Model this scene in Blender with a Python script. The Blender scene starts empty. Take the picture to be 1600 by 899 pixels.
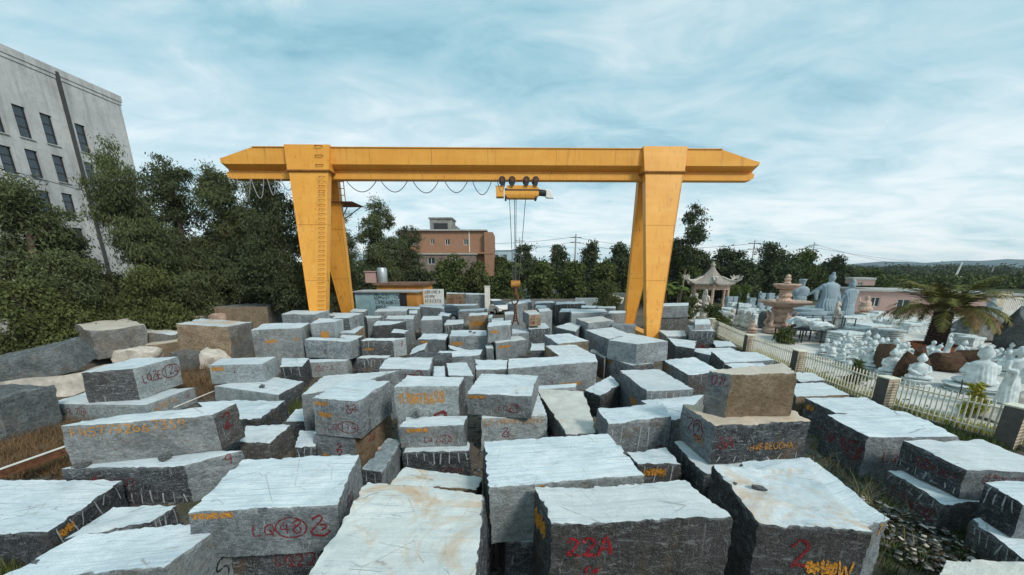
import bpy, math, random
import numpy as np
from mathutils import Vector, Matrix
from mathutils.bvhtree import BVHTree

R = math.radians
S = bpy.context.scene
C = S.collection
# ---------------------------------------------------------------- camera, sky, sun, exposure
CAM_H, FPX, PITCH, PV = 5.0, 578.0, R(14.5), 569.5
cam = bpy.data.objects.new('camera', bpy.data.cameras.new('camera')); C.objects.link(cam)
cam.location = (0, 0, CAM_H); cam.rotation_euler = (R(90) - PITCH, 0, 0)
cam.data.sensor_width = 36; cam.data.lens = FPX / 1600 * 36
cam.data.shift_y = (PV - 449.5) / 1600
cam.data.clip_start = 0.05; cam.data.clip_end = 9000
S.camera = cam
S.view_settings.view_transform = 'Standard'; S.view_settings.look = 'None'
S.view_settings.exposure = 0.42; S.view_settings.gamma = 1
S.view_settings.use_curve_mapping = False

SUN_EL, SUN_AZ = R(40), R(138)          # azimuth clockwise from +Y: high, behind the photographer's right shoulder
w = bpy.data.worlds.new('World'); S.world = w; w.use_nodes = True
nt = w.node_tree; nt.nodes.clear()
def WN(t, **k):
    n = nt.nodes.new(t)
    for a, b in k.items(): setattr(n, a, b)
    return n
def WM(op, a, b=None, c=None):
    n = WN('ShaderNodeMath', operation=op)
    for i, v in enumerate((a, b, c)):
        if v is None: continue
        if isinstance(v, (int, float)): n.inputs[i].default_value = v
        else: nt.links.new(v, n.inputs[i])
    return n.outputs[0]
sky = WN('ShaderNodeTexSky', sky_type='NISHITA', sun_disc=False)
sky.sun_elevation = SUN_EL; sky.sun_rotation = SUN_AZ; sky.dust_density = 2.0; sky.ozone_density = 1.0
tc = WN('ShaderNodeTexCoord'); sep = WN('ShaderNodeSeparateXYZ'); nt.links.new(tc.outputs['Generated'], sep.inputs[0])
zc = WM('MAXIMUM', sep.outputs[2], 0.0); den = WM('ADD', zc, 0.16)
comb = WN('ShaderNodeCombineXYZ')
nt.links.new(WM('DIVIDE', sep.outputs[0], den), comb.inputs[0]); nt.links.new(WM('DIVIDE', sep.outputs[1], den), comb.inputs[1])
mp = WN('ShaderNodeMapping'); mp.inputs['Rotation'].default_value = (0, 0, R(24)); mp.inputs['Scale'].default_value = (0.7, 1.1, 1); mp.inputs['Location'].default_value = (3.3, 1.2, 0)
nt.links.new(comb.outputs[0], mp.inputs[0])
def wnoise(scale, detail, rough, dist=0.0):
    n = WN('ShaderNodeTexNoise'); n.inputs['Scale'].default_value = scale; n.inputs['Detail'].default_value = detail
    n.inputs['Roughness'].default_value = rough; n.inputs['Distortion'].default_value = dist
    nt.links.new(mp.outputs[0], n.inputs['Vector']); return n.outputs['Fac']
def wramp(fac, stops):
    n = WN('ShaderNodeValToRGB'); e = n.color_ramp.elements
    while len(e) < len(stops): e.new(0.5)
    for i, (p, c) in enumerate(stops): e[i].position = p; e[i].color = (*c, 1) if len(c) == 3 else c
    nt.links.new(fac, n.inputs[0]); return n.outputs[0]
def wmix(f, a, b):
    n = WN('ShaderNodeMix', data_type='RGBA')
    for s, v in ((0, f), (6, a), (7, b)):
        if isinstance(v, (int, float)): n.inputs[s].default_value = v
        elif isinstance(v, tuple): n.inputs[s].default_value = (*v, 1)
        else: nt.links.new(v, n.inputs[s])
    return n.outputs[2]
big = wnoise(0.95, 9, 0.58, 0.45); fine = wnoise(2.9, 10, 0.62, 0.7)
mask = WM('ADD', WM('MULTIPLY', big, 0.58), WM('MULTIPLY', fine, 0.42))
cloud = wramp(mask, [(0.37, (1.9, 3.9, 4.8)), (0.45, (2.8, 4.9, 5.7)), (0.53, (3.8, 5.6, 6.3)), (0.63, (5.9, 7.0, 7.3))])
low = wramp(mask, [(0.37, (4.2, 5.9, 6.7)), (0.47, (6.8, 7.8, 8.1)), (0.55, (8.4, 8.7, 8.8))])
hz = WN('ShaderNodeMapRange'); hz.inputs[1].default_value = 0.0; hz.inputs[2].default_value = 0.42; hz.inputs[3].default_value = 1; hz.inputs[4].default_value = 0
nt.links.new(sep.outputs[2], hz.inputs[0])
col = wmix(WM('MULTIPLY', hz.outputs[0], 0.75), cloud, low)
col = wmix(0.88, sky.outputs[0], col)
bg = WN('ShaderNodeBackground'); bg.inputs[1].default_value = 0.1; nt.links.new(col, bg.inputs[0])
wo = WN('ShaderNodeOutputWorld'); nt.links.new(bg.outputs[0], wo.inputs[0])

sun = bpy.data.objects.new('sun', bpy.data.lights.new('sun', 'SUN')); C.objects.link(sun)
sun.data.energy = 1.9; sun.data.angle = R(12); sun.data.color = (1.0, 0.95, 0.87)
sd = Vector((math.sin(SUN_AZ) * math.cos(SUN_EL), math.cos(SUN_AZ) * math.cos(SUN_EL), math.sin(SUN_EL)))
sun.rotation_euler = sd.to_track_quat('Z', 'Y').to_euler()

# ---------------------------------------------------------------- helpers
SP, CP = math.sin(PITCH), math.cos(PITCH)
def at_z(u, v, z):                       # where a line of sight of the survey photo meets height z
    cx = (u - 800) / FPX; cy = (v - PV) / FPX; t = (CAM_H - z) / (SP + cy * CP)
    return Vector((cx * t, t * (CP - cy * SP), z))
def at_y(u, v, y):                       # ... and where it meets distance y
    cx = (u - 800) / FPX; cy = (v - PV) / FPX; t = y / (CP - cy * SP)
    return Vector((cx * t, y, CAM_H - t * (SP + cy * CP)))
rnd = random.Random(11)
nrs = np.random.RandomState(5)
_tab = nrs.rand(4096, 3)
def vnoise(P):                           # vector value noise in -1..1
    I = np.floor(P).astype(np.int64); f = P - I; f = f * f * (3 - 2 * f); out = np.zeros_like(P)
    for dx in (0, 1):
        for dy in (0, 1):
            for dz in (0, 1):
                h = ((I[:, 0] + dx) * 73856093 ^ (I[:, 1] + dy) * 19349663 ^ (I[:, 2] + dz) * 83492791) & 4095
                wgt = (f[:, 0] if dx else 1 - f[:, 0]) * (f[:, 1] if dy else 1 - f[:, 1]) * (f[:, 2] if dz else 1 - f[:, 2])
                out += _tab[h] * wgt[:, None]
    return out * 2 - 1
def tag(o, label=None, cat=None, group=None, kind=None):
    if label: o['label'] = label
    if cat: o['category'] = cat
    if group: o['group'] = group
    if kind: o['kind'] = kind
    return o
def link(o, parent=None):
    C.objects.link(o)
    if parent: o.parent = parent
    return o
def empty(name, loc=(0, 0, 0), rz=0):
    o = bpy.data.objects.new(name, None); o.location = loc; o.rotation_euler = (0, 0, rz); o.empty_display_size = 0.2
    return link(o)
class MB:                                # mesh builder: shapes collected into ONE mesh object
    def __init__(s): s.v = []; s.f = []; s.m = []
    def add(s, vs, fs, mi=0):
        n = len(s.v); s.v += [tuple(v) for v in vs]; s.f += [tuple(i + n for i in f) for f in fs]; s.m += [mi] * len(fs)
    def hexa(s, a, b, mi=0):             # a = 4 lower points, b = 4 upper points, both counter-clockwise from above
        s.add(list(a) + list(b), [(3, 2, 1, 0), (4, 5, 6, 7), (0, 1, 5, 4), (1, 2, 6, 5), (2, 3, 7, 6), (3, 0, 4, 7)], mi)
    def box(s, x0, x1, y0, y1, z0, z1, mi=0):
        s.hexa([(x0, y0, z0), (x1, y0, z0), (x1, y1, z0), (x0, y1, z0)], [(x0, y0, z1), (x1, y0, z1), (x1, y1, z1), (x0, y1, z1)], mi)
    def tube(s, pts, r, n=6, mi=0, r2=None):
        pts = [Vector(p) for p in pts]; k = len(pts); vs = []; fs = []
        for i, p in enumerate(pts):
            d = (pts[min(i + 1, k - 1)] - pts[max(i - 1, 0)]).normalized()
            a = d.orthogonal().normalized() if abs(d.z) > 0.9 else d.cross(Vector((0, 0, 1))).normalized(); b = d.cross(a)
            rr = r if r2 is None else r + (r2 - r) * i / (k - 1)
            for j in range(n): t = 2 * math.pi * j / n; vs.append(p + (a * math.cos(t) + b * math.sin(t)) * rr)
        for i in range(k - 1):
            for j in range(n): fs.append((i * n + j, i * n + (j + 1) % n, (i + 1) * n + (j + 1) % n, (i + 1) * n + j))
        fs.append(tuple(range(n))[::-1]); fs.append(tuple((k - 1) * n + j for j in range(n)))
        s.add(vs, fs, mi)
    def lathe(s, prof, n=24, c=(0, 0, 0), mi=0, wob=0.0):
        vs = []; fs = []; k = len(prof)
        for i, (r, z) in enumerate(prof):
            for j in range(n):
                t = 2 * math.pi * j / n; q = r * (1 + wob * math.sin(j * 2.3 + i))
                vs.append((c[0] + q * math.cos(t), c[1] + q * math.sin(t), c[2] + z))
        for i in range(k - 1):
            for j in range(n): fs.append((i * n + j, i * n + (j + 1) % n, (i + 1) * n + (j + 1) % n, (i + 1) * n + j))
        fs.append(tuple(range(n))[::-1]); fs.append(tuple((k - 1) * n + j for j in range(n)))
        s.add(vs, fs, mi)
    def mesh(s, name, mats, smooth=None):
        me = bpy.data.meshes.new(name); me.from_pydata(s.v, [], s.f)
        for m in (mats if isinstance(mats, (list, tuple)) else [mats]): me.materials.append(m)
        if any(s.m): me.polygons.foreach_set('material_index', s.m)
        if smooth is not None:
            me.polygons.foreach_set('use_smooth', [True] * len(me.polygons)); me.set_sharp_from_angle(angle=R(smooth))
        me.update(); return me
    def build(s, name, mats, parent=None, smooth=None, bevel=0):
        o = link(bpy.data.objects.new(name, s.mesh(name, mats, smooth)), parent)
        if bevel:
            b = o.modifiers.new('bevel', 'BEVEL'); b.width = bevel; b.segments = 2; b.limit_method = 'ANGLE'
        return o
def np_mesh(name, V, F, mats, mi=None, smooth=None):   # numpy verts (n,3), quads (m,4)
    me = bpy.data.meshes.new(name); V = np.asarray(V, dtype=np.float32); F = np.asarray(F, dtype=np.int32)
    me.vertices.add(len(V)); me.vertices.foreach_set('co', V.ravel())
    me.loops.add(F.size); me.loops.foreach_set('vertex_index', F.ravel())
    me.polygons.add(len(F)); me.polygons.foreach_set('loop_start', np.arange(len(F), dtype=np.int32) * F.shape[1])
    for m in mats: me.materials.append(m)
    if mi is not None: me.polygons.foreach_set('material_index', np.asarray(mi, dtype=np.int32))
    me.update(calc_edges=True); me.validate()
    if smooth is not None:
        me.polygons.foreach_set('use_smooth', [True] * len(me.polygons)); me.set_sharp_from_angle(angle=R(smooth))
    return me
def copy_tree(o, parent=None):
    c = o.copy(); C.objects.link(c); c.parent = parent
    for ch in list(o.children): copy_tree(ch, c)
    return c

# ---------------------------------------------------------------- materials
class Mat:
    def __init__(s, name, rough=0.8, spec=0.3, metal=0.0):
        s.m = bpy.data.materials.new(name); s.m.use_nodes = True; s.t = s.m.node_tree
        s.b = s.t.nodes['Principled BSDF']; s.b.inputs['Roughness'].default_value = rough
        s.b.inputs['Specular IOR Level'].default_value = spec; s.b.inputs['Metallic'].default_value = metal
        s.tc = s.t.nodes.new('ShaderNodeTexCoord'); s._vec = None
    def n(s, t, **k):
        x = s.t.nodes.new(t)
        for a, b in k.items(): setattr(x, a, b)
        return x
    def put(s, inp, v):
        if isinstance(v, bpy.types.NodeSocket): s.t.links.new(v, inp)
        elif isinstance(v, (tuple, list)): inp.default_value = (*v, 1) if len(inp.default_value) == 4 and len(v) == 3 else v
        else: inp.default_value = v
    def vec(s, scale=(1, 1, 1), rot=(0, 0, 0), shift=True):
        m = s.n('ShaderNodeMapping'); m.inputs['Scale'].default_value = scale; m.inputs['Rotation'].default_value = rot
        s.t.links.new(s.tc.outputs['Object'], m.inputs['Vector'])
        if shift:
            oi = s.n('ShaderNodeObjectInfo'); x = s.n('ShaderNodeMath', operation='MULTIPLY'); x.inputs[1].default_value = 57.0
            s.t.links.new(oi.outputs['Random'], x.inputs[0]); s.t.links.new(x.outputs[0], m.inputs['Location'])
        return m.outputs[0]
    def noise(s, scale, detail=4, rough=0.6, vec=None, dist=0.0):
        x = s.n('ShaderNodeTexNoise'); s.put(x.inputs['Vector'], vec or s.vec()); x.inputs['Scale'].default_value = scale
        x.inputs['Detail'].default_value = detail; x.inputs['Roughness'].default_value = rough; x.inputs['Distortion'].default_value = dist
        return x.outputs['Fac']
    def voro(s, scale, vec=None, feature='F1'):
        x = s.n('ShaderNodeTexVoronoi', feature=feature); s.put(x.inputs['Vector'], vec or s.vec()); x.inputs['Scale'].default_value = scale
        return x.outputs['Distance']
    def rng(s, v, a, b, c=0.0, d=1.0):
        x = s.n('ShaderNodeMapRange'); s.put(x.inputs[0], v)
        for i, k in enumerate((a, b, c, d)): x.inputs[i + 1].default_value = k
        return x.outputs[0]
    def math(s, op, a, b=0.0):
        x = s.n('ShaderNodeMath', operation=op); s.put(x.inputs[0], a); s.put(x.inputs[1], b); return x.outputs[0]
    def mix(s, f, a, b, mode='MIX'):
        x = s.n('ShaderNodeMix', data_type='RGBA', blend_type=mode); s.put(x.inputs[0], f); s.put(x.inputs[6], a); s.put(x.inputs[7], b)
        return x.outputs[2]
    def bump(s, h, strength=0.3, dist=0.02):
        x = s.n('ShaderNodeBump'); x.inputs['Strength'].default_value = strength; x.inputs['Distance'].default_value = dist
        s.put(x.inputs['Height'], h); s.t.links.new(x.outputs[0], s.b.inputs['Normal'])
    def pointy(s, a, b): 
        g = s.n('ShaderNodeNewGeometry'); return s.rng(g.outputs['Pointiness'], a, b)
    def done(s, col): s.put(s.b.inputs['Base Color'], col); return s.m
def simple(name, col, rough=0.7, var=0.25, scale=6.0, metal=0.0, spec=0.3, bump=0.0):
    m = Mat(name, rough, spec, metal); n = m.noise(scale, 5, 0.65)
    c = m.mix(m.rng(n, 0.35, 0.7), tuple(x * (1 - var) for x in col), tuple(min(1, x * (1 + var * 0.6)) for x in col))
    if bump: m.bump(n, bump)
    return m.done(c)
def stone_side(name, dark, light, scratch=(0.5, 0.52, 0.53), amt=0.5, rust=0.0, rot=0.5, wear=0.7):
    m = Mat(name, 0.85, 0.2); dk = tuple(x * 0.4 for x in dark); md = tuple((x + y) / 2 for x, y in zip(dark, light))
    n1 = m.noise(1.6, 8, 0.7, dist=0.7); c = m.mix(m.rng(n1, 0.38, 0.62), dark, light)
    n7 = m.noise(9.0, 6, 0.75, m.vec((1, 1, 1.5), (0.4, 0.3, 0))); c = m.mix(m.math('MULTIPLY', m.rng(n7, 0.47, 0.60), 0.68), c, dk)          # pitted split texture
    nv = m.noise(1.0, 6, 0.72, m.vec((5, 5, 16), (rot, 0.9, 0.2))); c = m.mix(m.math('MULTIPLY', m.rng(nv, 0.55, 0.64), 0.75 * amt), c, scratch)      # slanting veins
    n3 = m.noise(1.0, 4, 0.65, m.vec((30, 30, 2.2), (0.08, 0.10, 0))); c = m.mix(m.math('MULTIPLY', m.math('MULTIPLY', m.rng(n3, 0.57, 0.68), m.rng(m.noise(1.4, 3), 0.45, 0.6)), amt), c, scratch)  # vertical saw and drip lines
    n4 = m.noise(62, 3, 0.75); c = m.mix(m.math('MULTIPLY', m.rng(n4, 0.47, 0.62), 0.6), c, dk)                                         # grain
    n6 = m.noise(85, 2, 0.6); c = m.mix(m.math('MULTIPLY', m.rng(n6, 0.55, 0.66), 0.8 * amt), c, scratch)
    vo = m.n('ShaderNodeTexVoronoi', feature='DISTANCE_TO_EDGE'); m.put(vo.inputs['Vector'], m.vec((1, 1, 1.8), (0.5, 0.4, 0.3))); vo.inputs['Scale'].default_value = 2.1
    c = m.mix(m.math('MULTIPLY', m.math('MULTIPLY', m.rng(vo.outputs['Distance'], 0.0, 0.022, 1, 0), m.rng(m.noise(5, 4), 0.50, 0.60)), 0.9 * amt), c, scratch)
    n5 = m.noise(0.9, 6, 0.72, dist=0.8); c = m.mix(m.math('MULTIPLY', m.rng(n5, 0.57 - rust * 0.16, 0.68), 0.38 + rust * 0.45), c, (0.20, 0.125, 0.06))
    oi = m.n('ShaderNodeObjectInfo'); wv = m.math('FRACT', m.math('MULTIPLY', oi.outputs['Random'], 7.31))
    c = m.mix(m.math('MULTIPLY', m.rng(oi.outputs['Random'], 0.65, 1.0), 0.20), c, (0.22, 0.18, 0.13)); c = m.mix(m.math('MULTIPLY', m.rng(wv, 0.3, 1.0), 0.42), c, dk)
    nd = m.noise(1.0, 5, 0.7, m.vec((5, 5, 0.9))); c = m.mix(m.math('MULTIPLY', m.rng(nd, 0.57, 0.70), 0.28 + rust * 0.3), c, (0.17, 0.105, 0.05))
    at = m.n('ShaderNodeAttribute', attribute_name='wear'); w_ = m.math('MULTIPLY', at.outputs['Fac'], m.rng(m.noise(6, 4, 0.7), 0.42, 0.60))
    c = m.mix(m.math('MULTIPLY', w_, wear), c, tuple(min(1, x * 1.15) for x in scratch))
    h = m.math('ADD', m.math('MULTIPLY', n4, 0.35), m.math('ADD', m.math('MULTIPLY', n7, 0.9), m.noise(22, 5, 0.7))); m.bump(h, 1.0, 0.04)
    return m.done(c)
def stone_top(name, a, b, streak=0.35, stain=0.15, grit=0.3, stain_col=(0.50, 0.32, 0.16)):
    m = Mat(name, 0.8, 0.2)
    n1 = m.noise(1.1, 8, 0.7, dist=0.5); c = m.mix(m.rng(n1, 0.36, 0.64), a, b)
    for sc_, rz_, amt_, col_ in (((0.6, 18, 4), 0.0, 1.0, (0.29, 0.40, 0.47)), ((0.4, 6, 4), 0.05, 0.8, (0.40, 0.46, 0.48)), ((1.2, 42, 4), -0.04, 0.9, (0.30, 0.36, 0.40)), ((2.5, 12, 4), 0.35, 0.6, (0.36, 0.38, 0.37))):
        n2 = m.noise(1.0, 5, 0.68, m.vec(sc_, (0, 0, rz_))); c = m.mix(m.math('MULTIPLY', m.rng(n2, 0.52, 0.70), streak * amt_), c, col_)
    n9 = m.noise(2.6, 7, 0.75, dist=1.0); c = m.mix(m.math('MULTIPLY', m.rng(n9, 0.52, 0.68), 0.30), c, (0.33, 0.37, 0.38))
    for sc_, rz_, vs_, w_, k_, col_ in (((0.5, 1.7, 1), 0.12, 0.8, 0.010, 0.8, (0.15, 0.17, 0.17)), ((1.6, 0.7, 1), 0.7, 1.3, 0.009, 0.7, (0.24, 0.19, 0.15)), ((0.25, 3.0, 1), 0.02, 0.9, 0.010, 0.6, (0.20, 0.25, 0.28))):
        ck = m.n('ShaderNodeTexVoronoi', feature='DISTANCE_TO_EDGE'); m.put(ck.inputs['Vector'], m.vec(sc_, (0, 0, rz_))); ck.inputs['Scale'].default_value = vs_
        c = m.mix(m.math('MULTIPLY', m.math('MULTIPLY', m.rng(ck.outputs['Distance'], 0.0, w_, 1, 0), m.rng(m.noise(2.1, 3), 0.50, 0.58)), k_), c, col_)
    n3 = m.noise(0.8, 6, 0.72, dist=0.9); c = m.mix(m.math('MULTIPLY', m.rng(n3, 0.62 - 0.12 * stain, 0.74 - 0.08 * stain), min(0.85, 0.22 + stain)), c, stain_col)
    oi = m.n('ShaderNodeObjectInfo'); wv = m.math('FRACT', m.math('MULTIPLY', oi.outputs['Random'], 13.7)); c = m.mix(m.math('MULTIPLY', m.rng(wv, 0.5, 1.0), 0.35), c, (0.50, 0.47, 0.41)); c = m.mix(m.math('MULTIPLY', m.rng(oi.outputs['Random'], 0.4, 0.0), 0.25), c, (0.36, 0.43, 0.47))
    n4 = m.noise(55, 3, 0.75); c = m.mix(m.math('MULTIPLY', m.rng(n4, 0.50, 0.70), grit), c, (0.24, 0.29, 0.32))
    sp = m.voro(7.0); c = m.mix(m.math('MULTIPLY', m.rng(sp, 0.0, 0.12, 1, 0), m.rng(m.noise(2.3, 2), 0.55, 0.63)), c, (0.09, 0.10, 0.11))
    m.bump(m.math('ADD', m.math('MULTIPLY', n4, 0.4), m.noise(8, 6, 0.7, m.vec((1, 3, 1)))), 0.4, 0.014)
    return m.done(c)
KIND = {
 'g': stone_side('blue_grey_split_granite', (0.16, 0.19, 0.21), (0.42, 0.465, 0.485), amt=0.75, rust=0.2),
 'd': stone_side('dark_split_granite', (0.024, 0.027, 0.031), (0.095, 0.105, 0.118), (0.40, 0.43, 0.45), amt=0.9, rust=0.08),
 'l': stone_side('pale_sawn_granite', (0.32, 0.375, 0.39), (0.52, 0.57, 0.58), (0.62, 0.66, 0.67), amt=0.4),
 'b': stone_side('tan_weathered_granite', (0.25, 0.18, 0.115), (0.48, 0.365, 0.25), (0.50, 0.42, 0.32), amt=0.35, rust=0.3),
 'o': stone_side('yellow_stained_granite', (0.16, 0.15, 0.12), (0.34, 0.25, 0.13), amt=0.4, rust=1.0),
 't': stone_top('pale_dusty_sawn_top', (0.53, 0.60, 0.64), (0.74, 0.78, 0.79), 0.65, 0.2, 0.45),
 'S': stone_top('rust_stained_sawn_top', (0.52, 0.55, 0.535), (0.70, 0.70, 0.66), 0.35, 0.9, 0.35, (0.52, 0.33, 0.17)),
 'r': stone_top('stained_rough_top', (0.50, 0.56, 0.58), (0.68, 0.71, 0.72), 0.3, 1.3, 0.5, (0.55, 0.33, 0.15)),
 'B': stone_top('dusty_tan_top', (0.48, 0.38, 0.28), (0.68, 0.54, 0.40), 0.2, 0.5, 0.4),
 's': stone_top('speckled_warm_granite', (0.52, 0.50, 0.44), (0.70, 0.68, 0.62), 0.1, 0.2, 0.9),
}
for k, src in (('T', 't'),): KIND[k] = KIND[src]
DRILL = simple('drill_groove_dust', (0.37, 0.40, 0.41), 0.9, 0.45, 14)
def paint(name, col, thr=0.565, rough=0.6):
    m = Mat(name, rough, 0.3); n = m.noise(24, 4, 0.7); m.done(m.mix(m.rng(n, 0.3, 0.7), tuple(x * 0.7 for x in col), col))
    tr = m.n('ShaderNodeBsdfTransparent'); mx = m.n('ShaderNodeMixShader'); a = m.rng(m.noise(38, 3, 0.7), thr - 0.03, thr + 0.03)
    m.t.links.new(a, mx.inputs[0]); m.t.links.new(m.b.outputs[0], mx.inputs[1]); m.t.links.new(tr.outputs[0], mx.inputs[2])
    m.t.links.new(mx.outputs[0], m.t.nodes['Material Output'].inputs[0]); return m.m
PAINT = {'r': paint('dark_red_paint', (0.20, 0.012, 0.018)), 'R': paint('bright_red_paint', (0.33, 0.012, 0.02), 0.54), 'o': paint('orange_paint', (0.62, 0.27, 0.03), 0.55), 'k': paint('black_paint', (0.02, 0.02, 0.025))}
PAINT['y'] = PAINT['o']
M = {
 'yellow': None,
 'hose': simple('pale_hose', (0.32, 0.33, 0.34)),
 'concrete': simple('light_concrete', (0.42, 0.42, 0.40), 0.9, 0.2, 1.5, bump=0.1),
 'white': simple('white_painted_metal', (0.74, 0.72, 0.66), 0.5, 0.15, 4),
 'cream': simple('cream_painted_metal', (0.72, 0.68, 0.55), 0.5, 0.2, 4),
 'dark': simple('dark_metal', (0.035, 0.035, 0.04), 0.5, 0.3, 6),
 'rust': simple('rusty_steel', (0.16, 0.07, 0.035), 0.85, 0.5, 9, bump=0.2),
 'glass': simple('window_glass', (0.03, 0.05, 0.065), 0.12, 0.3, 1.2, spec=0.6),
 'rubber': simple('black_rubber', (0.02, 0.02, 0.02), 0.8, 0.2, 5),
 'cable': simple('grey_cable', (0.09, 0.09, 0.10), 0.7, 0.2, 5),
 'bark': simple('tree_bark', (0.14, 0.10, 0.075), 0.95, 0.4, 7, bump=0.4),
 'barkpale': simple('pale_eucalyptus_bark', (0.30, 0.23, 0.18), 0.9, 0.4, 5, bump=0.2),
 'statue': simple('pale_carved_stone', (0.60, 0.65, 0.65), .85, .35, 4.0, bump=.15),
 'bluestatue': simple('blue_grey_carved_stone', (0.27, 0.34, 0.38), .85, .3, 1.5, bump=.15),
 'pinkstone': simple('pink_beige_carved_stone', (0.52, 0.37, 0.29), .85, .35, 3, bump=.2),
 'palestone': simple('cream_carved_stone', (0.60, 0.54, 0.47), .85, .3, 3, bump=.2),
 'brownrock': stone_side('brown_landscape_rock', (0.055, 0.030, 0.018), (0.17, 0.085, 0.045), (0.26, 0.16, 0.10), 0.25, 0.4),
 'greyrock': stone_side('grey_rough_rock', (0.15, 0.155, 0.15), (0.32, 0.32, 0.305), (0.48, 0.47, 0.45), 0.6, 0.5),
 'darkrock': stone_side('dark_blue_rock', (0.085, 0.10, 0.105), (0.23, 0.26, 0.27), (0.40, 0.43, 0.44), 0.5, 0.2),
 'brick': None,
}
m = Mat('crane_yellow_paint', 0.45, 0.35)                          # faded yellow with streaks, specks of rust and grime
n1 = m.noise(0.5, 5, 0.6, m.vec(shift=False)); c = m.mix(m.rng(n1, 0.3, 0.7), (0.71, 0.305, 0.042), (0.81, 0.38, 0.062))
n2 = m.noise(1.0, 5, 0.65, m.vec((2.2, 2.2, 0.22), shift=False)); c = m.mix(m.math('MULTIPLY', m.rng(n2, 0.52, 0.78), 0.45), c, (0.50, 0.21, 0.03))
n3 = m.noise(1.0, 4, 0.7, m.vec((7, 7, 0.5), shift=False)); c = m.mix(m.math('MULTIPLY', m.rng(n3, 0.57, 0.72), 0.6), c, (0.26, 0.10, 0.03))
n4 = m.noise(5.0, 5, 0.8, m.vec(shift=False)); c = m.mix(m.math('MULTIPLY', m.rng(n4, 0.635, 0.67), 0.85), c, (0.13, 0.05, 0.02))
n5 = m.noise(1.0, 4, 0.6, m.vec((0.35, 0.35, 2.5), shift=False)); c = m.mix(m.math('MULTIPLY', m.rng(n5, 0.5, 0.8), 0.3), c, (0.88, 0.53, 0.14))
m.bump(m.noise(2.5, 3, 0.5, m.vec(shift=False)), 0.08, 0.05); M['yellow'] = m.done(c)
M['seam'] = simple('crane_weld_grime', (0.30, 0.12, 0.025), 0.7, 0.4, 5)
def bricky(name, a, b, mortar, scale, rot=(R(90), 0, 0)):
    m = Mat(name, 0.85, 0.25); x = m.n('ShaderNodeTexBrick'); m.put(x.inputs['Vector'], m.vec((1, 1, 1), rot, False)); x.inputs['Scale'].default_value = scale
    m.put(x.inputs['Color1'], a); m.put(x.inputs['Color2'], b); m.put(x.inputs['Mortar'], mortar); x.inputs['Mortar Size'].default_value = 0.015
    n = m.noise(0.9, 5, 0.7, m.vec(shift=False)); return m.done(m.mix(m.math('MULTIPLY', m.rng(n, 0.45, 0.75), 0.35), x.outputs[0], tuple(q * 0.5 for q in a)))
M['brick'] = bricky('orange_brown_tile_wall', (0.36, 0.20, 0.12), (0.31, 0.165, 0.10), (0.25, 0.16, 0.12), 4)
M['pinktile'] = bricky('pink_tile_wall', (0.50, 0.33, 0.29), (0.46, 0.29, 0.26), (0.40, 0.30, 0.27), 3)
M['pillartile'] = bricky('cream_tile', (0.62, 0.52, 0.40), (0.58, 0.47, 0.35), (0.30, 0.24, 0.18), 5)
def leafmat(name, a, b, c=None):
    m = Mat(name, 0.8, 0.06); g = m.n('ShaderNodeNewGeometry'); r = g.outputs['Random Per Island']
    col = m.mix(r, a, b); n = m.noise(0.45, 3, 0.6, m.vec(shift=False)); col = m.mix(m.math('MULTIPLY', m.rng(n, 0.35, 0.7), 0.6), col, c or tuple(x * 1.6 for x in b))
    return m.done(col)
LEAF = {
 'dark': leafmat('dark_green_leaves', (0.026, 0.036, 0.018), (0.068, 0.082, 0.040)),
 'euc': leafmat('grey_green_leaves', (0.034, 0.046, 0.022), (0.095, 0.112, 0.050)),
 'olive': leafmat('olive_leaves', (0.045, 0.058, 0.022), (0.095, 0.11, 0.038)),
 'bright': leafmat('fresh_green_leaves', (0.055, 0.085, 0.022), (0.12, 0.16, 0.045)),
 'hedge': leafmat('hedge_leaves', (0.032, 0.048, 0.018), (0.085, 0.105, 0.034)),
 'dry': leafmat('dry_brown_weed', (0.075, 0.045, 0.024), (0.17, 0.105, 0.055)),
 'straw': leafmat('straw_coloured_grass', (0.22, 0.17, 0.08), (0.36, 0.30, 0.15)),
 'yellow': leafmat('yellow_green_leaves', (0.16, 0.17, 0.03), (0.38, 0.34, 0.06)),
 'palm': leafmat('palm_leaflets', (0.055, 0.060, 0.018), (0.15, 0.14, 0.045)),
 'palmdry': leafmat('dry_palm_leaflets', (0.14, 0.085, 0.04), (0.25, 0.16, 0.075)),
}
# ---------------------------------------------------------------- ground, yard, hills
m = Mat('yard_earth', 0.95, 0.15)
v0 = m.vec(shift=False); n1 = m.noise(0.35, 7, 0.65, v0); n2 = m.noise(6, 6, 0.75, v0)
c = m.mix(m.rng(n1, 0.35, 0.65), (0.075, 0.060, 0.045), (0.15, 0.125, 0.10)); c = m.mix(m.math('MULTIPLY', m.rng(n2, 0.5, 0.7), 0.6), c, (0.24, 0.22, 0.20))
c = m.mix(m.math('MULTIPLY', m.rng(m.noise(0.6, 5, 0.7, m.vec((1, 1, 1), (0, 0, 1), False)), 0.52, 0.62), 0.8), c, (0.050, 0.055, 0.022))
m.bump(n2, 0.6, 0.05); earth = m.done(c)
m = Mat('far_ground_green', 0.95, 0.1); n1 = m.noise(0.03, 6, 0.6, m.vec(shift=False)); fargreen = m.done(m.mix(m.rng(n1, 0.35, 0.65), (0.035, 0.045, 0.022), (0.09, 0.10, 0.055)))
b = MB(); b.add([(-2200, -200, -0.02), (2200, -200, -0.02), (2200, 2400, -0.02), (-2200, 2400, -0.02)], [(0, 1, 2, 3)]); tag(b.build('ground', fargreen), kind='structure')
b = MB(); b.add([(-45, -6, 0), (70, -6, 0), (70, 58, 0), (-45, 58, 0)], [(0, 1, 2, 3)]); tag(b.build('yard_ground', earth), kind='structure')
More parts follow.
